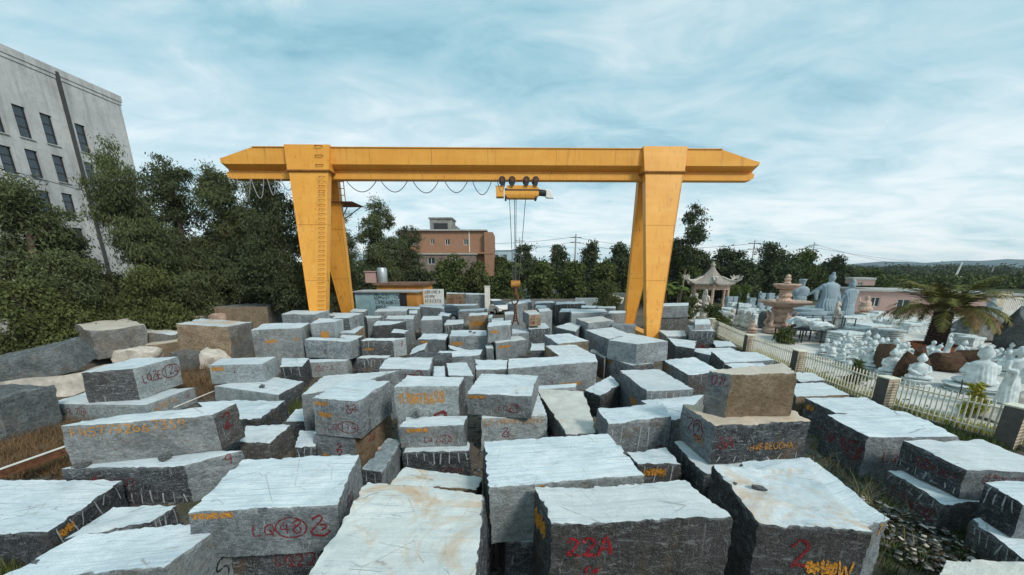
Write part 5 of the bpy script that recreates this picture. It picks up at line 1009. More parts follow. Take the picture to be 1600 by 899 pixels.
def wood(label, u0, u1, vt, y, depth, n, seed, kind='hedge', leaf=1.2):
    r = np.random.RandomState(seed); a, c_ = at_y(u0, vt, y), at_y(u1, vt, y); lobes = []
    for i in range(n):
        x = a.x + (c_.x - a.x) * r.uniform(0, 1); hh = a.z * r.uniform(.75, 1.05); s = hh * r.uniform(.35, .6); lobes.append((x, y + r.uniform(0, depth), hh - s * .7, s * 1.4, s * 1.2, s * .7))
        lobes.append((x, y + r.uniform(0, depth), s * .5, s * 1.4, s * 1.2, s * .8))
    V, F = leaves(lobes, n * 26, 60, leaf, leaf * .55, .1, leaf * 1.6, seed, .5); o = leafobj('wood', V, F, LEAF[kind]); return tag(o, label, 'wood', kind='stuff')
wood('far wood filling the horizon at the right', 1325, 1640, 427, 150, 60, 60, 90, 'dark', 1.1)
wood('nearer green wood behind the pink house', 1330, 1660, 437, 95, 20, 40, 91, 'hedge', .8)
wood('very far wooded belt at the right', 1290, 1700, 420, 330, 120, 70, 92, 'dark', 2.6)
wood('far wooded belt behind the centre', 740, 1120, 414, 200, 60, 60, 93, 'dark', 1.6)
wood('distant wood behind the left trees', -300, 700, 412, 75, 20, 60, 94, 'dark', 1.0)
# weeds and grass
def tuft(V, F, x, y, z, h, n, r, spread=.25, w_=.012, bend=.6):
    for i in range(n):
        a_ = r.uniform(0, 6.28); l_ = h * r.uniform(.5, 1.1); bx, by = x + r.normal() * spread * .5, y + r.normal() * spread * .5; dx, dy = math.cos(a_), math.sin(a_); b_ = bend * r.uniform(.2, 1); k = len(V)
        for j in range(4):
            t = j / 3; px, py, pz = bx + dx * l_ * b_ * t * t, by + dy * l_ * b_ * t * t, z + l_ * (t - .35 * b_ * t * t); ww = w_ * (1 - t * .9)
            V.append((px - dy * ww, py + dx * ww, pz)); V.append((px + dy * ww, py - dx * ww, pz))
        for j in range(3): F.append((k + j*2, k + j*2 + 1, k + j*2 + 3, k + j*2 + 2))
def weeds(name, label, spots, mat, seed, h=(.3, .6), n=26, w_=.012, spread=.25, cat='weeds', bend=.6, kind='stuff'):
    r = np.random.RandomState(seed); V = []; F = []
    for x, y, z in spots: tuft(V, F, x, y, z, r.uniform(*h), n, r, spread, w_, bend)
    o = link(bpy.data.objects.new(name, np_mesh(name, V, F, [LEAF[mat]]))); return tag(o, label, cat, kind=kind)
r = np.random.RandomState(8)
def region(u0, u1, v0_, v1_, n, z=0.0): return [tuple(at_z(r.uniform(u0, u1), r.uniform(v0_, v1_), z)) for i in range(n)]
weeds('dry_weeds', 'tangled reddish brown dry weeds at the left edge', region(-60, 130, 640, 745, 260), 'dry', 1, (.25, .5), 40, .007, .35, bend=1.3)
weeds('dry_weeds', 'brown dry weeds between the left blocks and rubble', region(230, 345, 560, 625, 130), 'dry', 2, (.3, .6), 30, .01, .35, bend=1.2)
weeds('dry_weeds', 'dry stalks between the right hand blocks', region(1255, 1420, 700, 860, 60), 'straw', 3, (.3, .7), 14, .006, .2, bend=1.2)
weeds('grass', 'green grass between the right hand blocks', region(1230, 1440, 680, 899, 130), 'bright', 4, (.12, .35), 26, .007, .2)
weeds('grass', 'mossy grass growing beside the dark mossy block', region(1380, 1560, 720, 899, 160), 'olive', 5, (.15, .4), 26, .008, .2)
weeds('grass', 'ragged grass in the gap by the wide left slabs', region(420, 475, 612, 650, 60), 'olive', 6, (.3, .6), 30, .01, .25)
weeds('tall_grass', 'tall pale green grass clump in front of the left trees', region(165, 260, 505, 522, 34, .9), 'yellow', 7, (1.2, 2.2), 40, .028, .5, bend=.7)
weeds('grass', 'grass strip along the outer side of the fence', [tuple(FP[i].lerp(FP[i+1], r.uniform(0, 1)) + Vector((r.uniform(.1, 1.0), r.uniform(-.1, .6), 0))) for i in range(4) for k in range(120)], 'yellow', 9, (.15, .45), 24, .012, .25)
weeds('grass', 'dark grass on the block side of the fence', [tuple(FP[i].lerp(FP[i+1], r.uniform(0, 1)) + Vector((r.uniform(-1.2, .1), r.uniform(-.6, 0), 0))) for i in range(4) for k in range(90)], 'hedge', 10, (.2, .5), 24, .012, .25)
weeds('grass', 'grass at the bottom corner below the left blocks', region(-50, 60, 850, 899, 60), 'olive', 11, (.2, .4), 24, .008, .2)
HAZE = True
# ---------------------------------------------------------------- fence between blocks and statue yard
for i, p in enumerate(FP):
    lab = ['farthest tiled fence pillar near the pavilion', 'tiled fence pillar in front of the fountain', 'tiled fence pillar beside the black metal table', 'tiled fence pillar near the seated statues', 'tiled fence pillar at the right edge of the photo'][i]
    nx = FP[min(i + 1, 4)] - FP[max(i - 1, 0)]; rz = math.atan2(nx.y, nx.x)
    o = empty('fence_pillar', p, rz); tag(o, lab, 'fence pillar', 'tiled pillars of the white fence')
    b = MB(); b.box(-.2, .2, -.2, .2, 0, 1.22); b.build('pillar_core', M['pillartile'], o); b = MB(); b.box(-.23, .23, -.23, .23, 1.22, 1.27); b.build('cap', M['cream'], o, bevel=.01)
    b = MB(); b.box(-.202, .202, -.215, -.202, .0, 1.21); b.build('dark_side', simple('dark_grey', (.12, .11, .10)), o)  # thin dark grey sheet over one side of the tiled pillar
FN = ['farthest white picket fence panel near the pavilion', 'white picket fence panel in front of the fountain', 'white picket fence panel behind the tan cube', 'nearest white picket fence panel at the right edge']
ends = FP + [FP[-1] + Vector((2.6, -3.2, 0))]
FN.append('short white picket fence panel running out of the right edge')
for i in range(5):
    a, c2 = ends[i], ends[i + 1]; d = c2 - a; L = d.length; o = empty('picket_fence', a, math.atan2(d.y, d.x)); tag(o, FN[i], 'fence', 'white picket fence panels')
    n = int(L / .165); x0 = .32; st = (L - .64) / n; pk = MB(); rr = random.Random(i)
    for k in range(n + 1):
        x = x0 + k * st; l1 = rr.uniform(-.015, .015)
        pk.box(x - .016, x + .016, -.016, .016, .16, 1.22 + l1); pk.add([(x - .016, -.016, 1.22 + l1), (x + .016, -.016, 1.22 + l1), (x + .016, .016, 1.22 + l1), (x - .016, .016, 1.22 + l1), (x, 0, 1.28 + l1)], [(0, 1, 4), (1, 2, 4), (2, 3, 4), (3, 0, 4)])
    pk.build('pickets', M['cream'], o)
    for z in (.30, 1.02): b = MB(); b.box(.26, L - .26, .018, .05, z, z + .045); b.build('rail', M['cream'], o)
    b = MB(); b.box(.26, L - .26, -.1, .1, 0, .15); b.build('kerb', M['greyrock'], o)

# ---------------------------------------------------------------- carved figures
dg = bpy.context.evaluated_depsgraph_get
def figure(name, parts, voxel=.03, folds=0.0, nf=14, fz=(0, 9)):
    """one continuous skin grown round overlapping body masses: (x,y,z,rx,ry,rz) or cones (x,y,z0,z1,r0,r1,flat)"""
    b = MB()
    for p in parts:
        if p[0] == 'c':
            _, x, y, z0, z1, r0, r1, fl = p; n = 24; vs = []
            for (z, r_) in ((z0, r0), (z0 + (z1 - z0) * .5, (r0 + r1) / 2 * 1.02), (z1, r1)):
                vs += [(x + r_ * math.cos(2 * math.pi * j / n), y + r_ * fl * math.sin(2 * math.pi * j / n), z) for j in range(n)]
            fs = [(i*n+j, i*n+(j+1) % n, (i+1)*n+(j+1) % n, (i+1)*n+j) for i in range(2) for j in range(n)] + [tuple(range(n))[::-1], tuple(2*n+j for j in range(n))]; b.add(vs, fs)
        elif p[0] == 't': b.tube(p[1], p[2], 10, 0, p[3])
        else:
            x, y, z, rx, ry, rz = p; pr = [(max(.001, math.cos(a_)), math.sin(a_)) for a_ in [(-90 + 180 * i / 10) * math.pi / 180 for i in range(11)]]; n = 16; k = len(b.v)
            b.lathe(pr, n); 
            for i in range(k, len(b.v)): v = b.v[i]; b.v[i] = (x + v[0] * rx, y + v[1] * ry, z + v[2] * rz)
    o = b.build('tmp', []); m_ = o.modifiers.new('r', 'REMESH'); m_.mode = 'VOXEL'; m_.voxel_size = voxel
    s_ = o.modifiers.new('s', 'SMOOTH'); s_.iterations = 2
    me = bpy.data.meshes.new_from_object(o.evaluated_get(dg())); bpy.data.objects.remove(o)
    V = np.array([v.co[:] for v in me.vertices])
    if folds and len(V):
        th = np.arctan2(V[:, 1], V[:, 0]); w_ = ((V[:, 2] > fz[0]) & (V[:, 2] < fz[1])); rad = np.linalg.norm(V[:, :2], axis=1)
        f = 1 + folds * np.sin(th * nf + V[:, 2] * 4 + np.sin(V[:, 2] * 3) * 1.5) * w_ * np.clip(rad / .2, 0, 1); V[:, 0] *= f; V[:, 1] *= f
        me.vertices.foreach_set('co', V.astype(np.float32).ravel())
    me.polygons.foreach_set('use_smooth', [True] * len(me.polygons)); me.name = name; me.update(); return me
FIG = {}
# all figures face -Y when rz = 0 (towards the camera)
FIG['seated'] = figure('seated_figure', [(0, -.05, .12, .44, .31, .12), (-.28, -.16, .11, .19, .17, .10), (.28, -.16, .11, .19, .17, .10), ('c', 0, .04, .08, .62, .33, .25, .8), (0, .05, .60, .28, .19, .16),
    ('t', [(-.25, .03, .62), (-.33, -.04, .40), (-.10, -.27, .27)], .10, .06), ('t', [(.25, .03, .62), (.33, -.04, .40), (.10, -.27, .27)], .10, .06), (0, -.27, .26, .11, .07, .05), ('t', [(0, .03, .70), (0, .01, .84)], .09, .08),
    (0, .0, .95, .15, .165, .19), (0, .03, 1.12, .075, .075, .075), (0, -.165, .94, .024, .035, .035), (-.155, .01, .93, .02, .045, .08), (.155, .01, .93, .02, .045, .08)], .022, .022, 18, (.1, .6))
FIG['lady'] = figure('standing_figure', [('c', 0, 0, .05, .95, .25, .17, .8), ('c', 0, 0, .9, 1.32, .17, .20, .65), (0, 0, 1.36, .22, .13, .10), ('t', [(-.2, 0, 1.36), (-.27, -.05, 1.1), (-.08, -.2, 1.08)], .075, .05), ('t', [(.2, 0, 1.36), (.28, -.04, 1.12), (.10, -.2, 1.18)], .075, .05),
    ('t', [(-.12, -.18, 1.08), (-.14, -.16, .62)], .07, .03), ('t', [(.12, -.18, 1.16), (.2, -.12, .7)], .06, .03), ('t', [(0, 0, 1.4), (0, 0, 1.52)], .06, .055), (0, -.01, 1.61, .095, .11, .13), (0, .03, 1.74, .075, .08, .09), (0, -.115, 1.60, .018, .025, .025), ('t', [(-.1, .06, 1.72), (-.14, .08, 1.4)], .05, .04), ('t', [(.1, .06, 1.72), (.14, .08, 1.4)], .05, .04)], .026, .04, 13, (.05, 1.3))
FIG['arhat'] = figure('crouching_figure', [(0, 0, .18, .36, .32, .18), (.1, -.15, .30, .16, .22, .2), (-.2, -.12, .16, .2, .2, .14), (0, .05, .45, .22, .18, .24), ('t', [(-.2, .03, .55), (-.34, -.1, .42), (-.2, -.3, .5)], .07, .05), ('t', [(.2, .03, .55), (.34, -.08, .62), (.3, -.2, .85)], .07, .045), ('t', [(0, 0, .6), (0, -.02, .74)], .07, .065), (0, -.03, .82, .12, .13, .14), (0, -.16, .81, .02, .03, .03)], .024, .025, 11, (.05, .6))
FIG['scholar'] = figure('robed_figure', [('c', 0, 0, .0, 1.3, .72, .52, .7), ('c', 0, 0, 1.2, 2.5, .52, .60, .6), (0, 0, 2.55, .62, .36, .25), ('t', [(-.55, 0, 2.5), (-.75, -.2, 1.9), (-.35, -.6, 1.7)], .22, .14), ('t', [(.55, 0, 2.5), (.75, -.15, 1.9), (.4, -.6, 1.7)], .22, .14),
    ('t', [(-.7, -.2, 1.9), (-.72, -.2, 1.0)], .2, .12), ('t', [(.7, -.2, 1.9), (.74, -.2, 1.0)], .2, .12), ('t', [(0, 0, 2.6), (0, 0, 2.9)], .18, .16), (0, -.03, 3.10, .26, .29, .33), (0, .04, 3.42, .17, .18, .2), (0, -.32, 3.08, .05, .07, .07), (0, -.2, 2.75, .12, .1, .3)], .055, .035, 17, (.0, 2.4))
FIG['official'] = figure('robed_figure', [('c', 0, 0, .0, 1.7, .62, .55, .72), ('c', 0, 0, 1.6, 2.5, .55, .60, .6), (0, 0, 2.45, .60, .36, .28), (-.45, 0, 2.2, .25, .3, .4), (.45, 0, 2.2, .25, .3, .4), ('t', [(-.5, -.1, 2.2), (-.3, -.55, 1.9)], .2, .13), ('t', [(.5, -.1, 2.2), (.3, -.55, 1.9)], .2, .13), ('t', [(0, 0, 2.55), (0, 0, 2.8)], .2, .18), (0, -.02, 2.92, .24, .27, .27), ('c', 0, 0, 3.02, 3.35, .24, .34, 1), (0, -.28, 2.9, .05, .06, .06)], .055, .02, 15, (.0, 2.3))
FIG['outstretched'] = figure('robed_figure', [('c', 0, 0, .0, 1.0, .95, .66, .75), ('c', 0, 0, .9, 2.3, .68, .62, .6), (0, 0, 2.3, .64, .38, .28), ('t', [(.5, 0, 2.3), (1.0, -.3, 1.75), (1.6, -.5, 1.4)], .24, .09), (1.68, -.52, 1.36, .13, .12, .12), ('t', [(.95, -.3, 1.75), (.9, -.2, .9)], .24, .14), ('t', [(-.55, 0, 2.3), (-.78, -.1, 1.6), (-.7, -.5, 1.3)], .22, .14), ('t', [(-.75, -.1, 1.5), (-.95, .1, .7)], .22, .2),
    ('t', [(0, 0, 2.4), (0, 0, 2.75)], .18, .16), (0, -.03, 2.95, .27, .30, .34), (0, .03, 3.3, .15, .16, .2), (0, -.33, 2.93, .05, .07, .07), (0, -.2, 2.6, .14, .1, .3)], .055, .045, 19, (.0, 2.2))
FIG['bust'] = figure('bust_figure', [(0, 0, .35, .38, .24, .34), ('c', 0, 0, 0, .3, .3, .36, .8), ('t', [(0, 0, .6), (0, 0, .8)], .12, .11), (0, 0, .95, .18, .2, .24), (0, .02, 1.12, .19, .2, .12), (0, -.2, .93, .03, .05, .05)], .03)
def ped_lotus(r0, h, mat, parent):
    b = MB(); n = 40; prof = [(r0 * .9, 0), (r0, .03), (r0 * 1.02, h * .25), (r0 * .82, h * .4), (r0 * .78, h * .55), (r0 * 1.0, h * .75), (r0 * 1.05, h * .95), (r0 * .7, h)]
    vs = []; 
    for i, (q, z) in enumerate(prof):
        for j in range(n): t = 2 * math.pi * j / n; w_ = 1 + (.05 * abs(math.sin(j * math.pi / 4)) if 1 <= i <= 6 else 0); vs.append((q * w_ * math.cos(t), q * w_ * math.sin(t), z))
    fs = [(i*n+j, i*n+(j+1) % n, (i+1)*n+(j+1) % n, (i+1)*n+j) for i in range(len(prof) - 1) for j in range(n)] + [tuple(range(n))[::-1], tuple((len(prof)-1)*n+j for j in range(n))]
    b.add(vs, fs); return b.build('pedestal', mat, parent, smooth=45)
def ped_block(r0, h, mat, parent):
    b = MB(); b.box(-r0, r0, -r0 * .8, r0 * .8, 0, h * .3); b.box(-r0 * .88, r0 * .88, -r0 * .7, r0 * .7, h * .3, h * .8); b.box(-r0 * .97, r0 * .97, -r0 * .78, r0 * .78, h * .8, h); return b.build('pedestal', mat, parent, bevel=.02)
def statue(fig, label, u, v, top, mat='statue', rz=0, ped='lotus', pr=.5, ph=.3, group=None, z=0, cat='statue'):
    p = at_z(u, v, z); Ht = at_y(u, top, p.y).z - z; me = FIG[fig]; fh = max(v_.co.z for v_ in me.vertices)
    t = empty('statue', p, R(rz)); tag(t, label, cat, group); ph = ph if ped else 0
    s = (Ht - ph) / fh; o = link(bpy.data.objects.new('figure', me.copy()), t); o.data.materials.clear(); o.data.materials.append(M[mat]); o.location = (0, 0, ph - .01); o.scale = (s, s, s)
    if ped == 'lotus': ped_lotus(pr * s, ph, M[mat], t)
    elif ped == 'block': ped_block(pr * s, ph, M[mat], t)
    return t
BT = 'tall blue grey statues seen from behind'
statue('official', 'blue grey robed statue with flat square hat, left of the tall three', 1243, 500, 436, 'bluestatue', 172, 'block', .75, .5, BT)
statue('outstretched', 'tallest blue grey robed statue with one arm stretched out', 1286, 506, 425, 'bluestatue', 175, 'block', 1.1, 1.25, BT)
statue('scholar', 'blue grey bearded robed statue, right of the tall three', 1320, 502, 437, 'bluestatue', 186, 'block', .85, .3, BT)
GS = 'small pale statues standing on the paving'
rowS = [
 ('seated', 'seated pale buddha on round base, nearest the fence beside a split brown rock', 1430, 602, 552, -35, .48, .30),
 ('seated', 'seated pale buddha in front of the tilted brown rock', 1388, 590, 544, -40, .48, .28),
 ('seated', 'pale seated figure behind the picket fence left of the brown rocks', 1352, 578, 541, -45, .5, .2),
 ('arhat', 'pale crouching figure at the left end of the small statues', 1320, 560, 527, 20, .4, .18),
 ('arhat', 'pale crouching figure with raised arm behind the fence', 1338, 566, 533, -30, .4, .18),
 ('seated', 'tiny seated pale figure left of the tilted brown rock', 1371, 560, 527, -60, .45, .15),
 ('seated', 'small seated pale figure behind the tilted brown rock', 1395, 558, 528, -30, .45, .15),
 ('arhat', 'pale crouching figure beside the orange brick planter', 1402, 571, 536, 30, .4, .2),
 ('lady', 'slim pale standing figure leaning beside the palm planter', 1475, 562, 520, 30, .3, .2),
 ('arhat', 'pale reclining figure at the foot of the slim figure', 1461, 566, 538, 50, .4, .2),
 ('seated', 'small pale statue head and shoulders left of the large seated one', 1524, 568, 538, -30, .45, .2),
 ('arhat', 'pale crouching figure right of the large seated statue', 1543, 582, 545, 10, .4, .2),
 ('seated', 'pale seated statue behind the standing pale lady', 1566, 586, 546, -30, .5, .2),
 ('arhat', 'pale little figure behind the large seated statue', 1540, 566, 538, 40, .4, .2),
 ('seated', 'round shouldered pale figure at the right end of the statues', 1582, 572, 548, -20, .45, .1),
 ('arhat', 'pale crouching figure between the stone slabs and the fence', 1307, 552, 527, 80, .4, .1),
 ('seated', 'little seated pale figure just behind the picket fence, far left of its row', 1329, 548, 524, 60, .4, .1),
 ('arhat', 'pale little figure between the two brown rocks', 1412, 560, 534, 130, .4, .1),
]
for i, (u, v) in enumerate(((1312, 570), (1330, 577), (1298, 562), (1345, 560), (1358, 566), (1364, 552), (1380, 556), (1288, 556), (1320, 550), (1448, 572), (1452, 560), (1492, 572), (1500, 562), (1555, 572), (1574, 562), (1350, 548), (1408, 580), (1535, 590))):
    rowS.append((('seated', 'arhat', 'seated')[i % 3], 'little pale figure in the crowd of small statues, half hidden between its neighbours', u, v, v - 27 - (i * 5) % 7, (i * 67) % 200 - 90, .45, .18))
for f, lab, u, v, tp, rz, pr, ph in rowS: statue(f, lab, u, v, tp, 'statue', rz, 'lotus', pr, ph, GS)
statue('seated', 'large pale seated statue seen from behind on a wide round base', 1522, 612, 539, 'statue', 150, 'lotus', .62, .28, GS)
statue('lady', 'pale standing lady statue with draped robe near the right edge', 1566, 640, 541, 'statue', -15, 'lotus', .32, .22, GS)
statue('bust', 'small pale bust on a grey stone block at the upper right', 1542, 498, 462, 'bluestatue', 160, 'block', .7, 1.2, GS)
statue('lady', 'cream carved lady statue beside the black metal frame', 1299, 530, 470, 'palestone', 60, 'lotus', .3, .5, GS)
for i, (u, v, tp, lab) in enumerate(((1152, 513, 484, 'cream little figure behind the far fence panel'), (1164, 516, 486, 'orange cream crouching figure behind the far fence panel'), (1141, 508, 482, 'pinkish little figure next to the dark lamp post'), (1174, 521, 500, 'pink beige crouching figure beside the far fence pillar'), (1282, 523, 498, 'cream crouching figure lying by the lady statue'))):
    statue('arhat', lab, u, v, tp, 'palestone' if i != 3 else 'pinkstone', 40 * i, 'lotus', .4, .2, 'small cream statues near the fountain')
for i, (u, v, tp, lab, f) in enumerate(((1152, 480, 458, 'grey standing figure right of the pavilion', 'lady'), (1166, 482, 458, 'dark grey standing figure between pavilion and fountain', 'lady'), (1184, 484, 455, 'blue grey figure behind the fountain bowl', 'lady'), (1135, 476, 455, 'pale slab like figure touching the pavilion', 'lady'), (1098, 500, 452, 'cream carved pillar figure in front of the pavilion', 'lady'), (1085, 486, 458, 'cream carved figure left of the pavilion front', 'arhat'), (1350, 492, 462, 'cream little statue in front of the pink house wall', 'arhat'))):
    statue(f, lab, u, v, tp, ['bluestatue', 'bluestatue', 'bluestatue', 'statue', 'palestone', 'palestone', 'pinkstone'][i], 30 * i, 'block', .4, .3, 'statues standing around the pavilion')
# brown display rocks
for i, (lab, u, v, s, rz, tl, mt) in enumerate((
    ('tilted brown rock left of the seated buddha', 1377, 582, (.95, .7, 1.6), 20, (0, 14), 'brownrock'), ('tall split brown rock with an arch shaped gap, left half', 1410, 596, (.75, .7, 1.6), 10, (0, 16), 'brownrock'),
    ('tall split brown rock with an arch shaped gap, right half', 1432, 592, (.7, .7, 1.65), 10, (0, -12), 'brownrock'), ('wide rounded brown rock right of the palm', 1480, 580, (1.8, 1.1, 1.15), -5, (0, -4), 'brownrock'), ('dark brown rock leaning behind the large seated statue', 1512, 578, (1.4, 1.2, 1.1), 20, (0, -18), 'brownrock'))):
    rock(lab, at_z(u, v, 0), s, R(rz), tl, mt, 300 + i, group='brown display rocks among the statues', flat=.6)
for i, (lab, u, v, s, tl, mt) in enumerate((('large grey rough rock behind the standing lady statue', 1520, 533, (4.2, 2.4, 2.0), (0, 0), 'greyrock'), ('dark grey rock carrying the bust block', 1545, 532, (3.0, 2.2, 1.7), (0, 5), 'greyrock'), ('huge pointed blue grey rock at the right edge', 1603, 560, (4.0, 2.5, 3.4), (0, -16), 'darkrock'), ('low blue grey rock at the right edge below the huge one', 1608, 590, (1.8, 1.6, 1.4), (0, 0), 'darkrock'), ('flat pale rock in the fence planting strip', 1545, 655, (2.1, 1.2, .5), (0, 0), 'palestone'), ('low pale rock at the right edge behind the fence', 1606, 640, (1.2, 1.0, .6), (0, 0), 'palestone'))):
    rock(lab, at_z(u, v, 0), s, R(10 * i), tl, mt, 320 + i, group='grey rocks in the statue yard', flat=.65)

# ---------------------------------------------------------------- fountain, pavilion, palm, yard stock
p = at_z(1216, 521, 0); fo = empty('fountain', p); tag(fo, 'pink beige two tier carved stone fountain with wide bowl', 'fountain'); PK = M['pinkstone']
def fp(name, prof, wob=.0): b = MB(); b.lathe(prof, 36, wob=wob); b.build(name, PK, fo, smooth=35)
fp('base', [(.95, 0), (1.15, .1), (1.1, .35), (.8, .5), (.85, .7), (.62, .85)], .04); fp('lower_column', [(.5, .85), (.72, 1.0), (.78, 1.3), (.55, 1.5), (.62, 1.65), (.78, 1.9), (.6, 2.05)], .05)
fp('lower_bowl', [(.5, 2.05), (.9, 2.12), (1.35, 2.3), (1.72, 2.5), (1.75, 2.58), (1.62, 2.58), (.9, 2.42), (.3, 2.38)]); fp('upper_column', [(.48, 2.38), (.55, 2.6), (.36, 2.8), (.46, 2.95), (.36, 3.2), (.44, 3.4)], .05)
fp('upper_bowl', [(.3, 3.4), (.6, 3.5), (.85, 3.68), (.93, 3.8), (.9, 3.86), (.8, 3.84), (.25, 3.76)], .02); fp('finial', [(.2, 3.76), (.24, 3.95), (.16, 4.05), (.24, 4.2), (.14, 4.32), (.18, 4.4), (.12, 4.52), (.02, 4.6)], .05)
for k in range(6):
    a_ = k * math.pi / 3 + .3; b = MB(); b.tube([(.75 * math.cos(a_), .75 * math.sin(a_), .5), (1.0 * math.cos(a_), 1.0 * math.sin(a_), .8), (.8 * math.cos(a_), .8 * math.sin(a_), 1.2), (.95 * math.cos(a_), .95 * math.sin(a_), 1.75)], .17, 8, 0, .1); b.build('carved_bracket', PK, fo, smooth=60)
p = at_z(1105, 484, 0); pv = empty('pavilion', p, R(12)); tag(pv, 'cream hexagonal stone pavilion with curved tiled roof and upturned eaves', 'pavilion')
rm = MB(); n = 108; prof = [(0, .30), (.12, .55), (.3, 1.0), (.5, 1.5), (.7, 2.05), (.88, 2.6), (1.0, 2.95)]; zz = [5.0, 4.65, 4.2, 3.82, 3.52, 3.33, 3.25]
vs = []
for i, (k, rr) in enumerate(prof):
    for j in range(n):
        t = 2 * math.pi * j / n; s6 = ((t / (math.pi / 3)) % 1) - .5; hexf = math.cos(math.pi / 6) / math.cos(s6 * math.pi / 3); cr = abs(s6) * 2; f = hexf if rr > .6 else 1
        up = max(0, cr - .6) / .4 * .30 * k ** 3; rib = (.025 if j % 3 == 0 else -.02) * min(1, rr)
        vs.append((rr * f * math.cos(t), rr * f * math.sin(t), zz[i] + up + rib))
fs = [(i*n+j, (i+1)*n+j, (i+1)*n+(j+1) % n, i*n+(j+1) % n) for i in range(6) for j in range(n)]; rm.add(vs, fs)
k = len(vs); und = [(v[0] * .97, v[1] * .97, v[2] - .16) for v in vs[-n:]]; rm.add(vs[-n:] + und + [(0, 0, 3.1)], [(j, n + j, n + (j+1) % n, (j+1) % n) for j in range(n)] + [(n + j, 2*n, n + (j+1) % n) for j in range(n)])
M['rooft'] = stone_side('cream_roof_tiles', (.42, .36, .31), (.66, .60, .53), (.70, .66, .60), .1)
ro = rm.build('roof', M['rooft'], pv)
b = MB(); b.lathe([(.34, 4.9), (.36, 5.05), (.2, 5.15), (.3, 5.35), (.3, 5.5), (.14, 5.62), (.16, 5.72), (.02, 5.85)], 16); b.build('finial', M['rooft'], ro, smooth=40)
for k in range(6):
    a_ = k * math.pi / 3; cx_, cy_ = math.cos(a_), math.sin(a_)
    b = MB(); pts_ = [(1.2 * cx_, 1.2 * cy_, 4.05), (2.2 * cx_, 2.2 * cy_, 3.62), (3.0 * cx_, 3.0 * cy_, 3.6), (3.35 * cx_, 3.35 * cy_, 3.85), (3.45 * cx_, 3.45 * cy_, 4.15)]; b.tube(pts_, .10, 8, 0, .13)
    for q in range(5): e = rnd.uniform(2.9, 3.5); b.tube([(e * cx_, e * cy_, 3.8), (e * cx_ + rnd.uniform(-.25, .25), e * cy_ + rnd.uniform(-.25, .25), 4.1 + rnd.uniform(0, .2))], .09, 6, 0, .04)
    b.build('eave_ornament', M['palestone'], ro, smooth=60)
    b = MB(); b.lathe([(.25, 0), (.25, .25), (.17, .3), (.16, 2.7), (.22, 2.85), (.22, 2.9)], 12, (2.1 * cx_, 2.1 * cy_, .3)); b.build('column', M['pinkstone'], pv, smooth=40)
b = MB(); b.lathe([(1.9, 2.55), (2.25, 2.55), (2.25, 3.05), (1.9, 3.05), (1.9, 2.55)], 6); b.build('beam_ring', M['pinkstone'], pv); b = MB(); b.lathe([(2.8, 0), (2.8, .15), (2.55, .15), (2.55, .3), (.01, .3)], 6); b.build('platform', M['palestone'], pv)
# palm in its brick planter
p = at_z(1458, 548, 0); pl = empty('planter', p); tag(pl, 'low orange brick planter ring around the palm trunk', 'planter')
b = MB(); b.lathe([(1.25, 0), (1.25, .42), (1.0, .42), (1.0, .3), (.98, 0)], 8); b.build('planter_wall', simple('orange_brick', (.42, .13, .05), .9, .4, 5), pl); b = MB(); b.lathe([(.01, .28), (.99, .28), (.99, .3), (.01, .31)], 16); b.build('soil', earth, pl)
pa = empty('palm_tree', p); tag(pa, 'date palm with thick dark trunk and drooping fronds in the statue yard', 'palm tree')
Htr = at_y(1462, 487, p.y).z
b = MB(); prof = []
for i in range(34): k = i / 33; prof.append(((.50 - .10 * k) * (1.0 + (.10 if i % 2 else -.04)) * (1 + .25 * max(0, k - .8)), .28 + (Htr - .28) * k))
b.lathe(prof, 22, wob=.05); b.build('trunk', simple('palm_trunk_bark', (.055, .035, .025), .95, .5, 9, bump=.8), pa)
def fronds(n, L0, els, seed, matn, name):
    r = np.random.RandomState(seed); V = []; F = []
    for i in range(n):
        az = i * 2.39996 + r.uniform(-.2, .2); el = r.uniform(*els); L_ = L0 * r.uniform(.8, 1.08); N_ = 30; pos = np.array([.25 * math.cos(az), .25 * math.sin(az), Htr + r.uniform(-.1, .25)]); e = el; side = np.array([-math.sin(az), math.cos(az), 0])
        prev = None
        for j in range(N_):
            d = np.array([math.cos(az) * math.cos(e), math.sin(az) * math.cos(e), math.sin(e)]); nxt = pos + d * L_ / N_; e -= (.030 + .05 * (j / N_)) * (1.15 - el * .25)
            k = len(V); ww = .028 * (1 - j / N_) + .006; V += [pos - side * ww, pos + side * ww, nxt + side * ww, nxt - side * ww]; F.append((k, k+1, k+2, k+3))
            if j > 3:
                ll = .56 * math.sin(math.pi * (j / N_) ** .7) + .12; up = np.cross(side, d)
                for s in (-1, 1):
                    for q in range(1):
                        o_ = pos + (nxt - pos) * q * .5; t_ = side * s * .75 + d * .62 + up * r.uniform(-.15, .3); t_ /= np.linalg.norm(t_); tip = o_ + t_ * ll * r.uniform(.85, 1.1) + np.array([0, 0, -.12 * ll]); wv = d * .038; k = len(V)
                        V += [o_ - wv, o_ + wv, tip + wv * .3, tip - wv * .3]; F.append((k, k+1, k+2, k+3))
            pos = nxt
    o = link(bpy.data.objects.new(name, np_mesh(name, V, F, [LEAF[matn]])), pa)
fronds(64, 3.15, (.15, 1.35), 1, 'palm', 'crown'); fronds(12, 3.1, (.1, .5), 2, 'palmdry', 'dry_fronds')
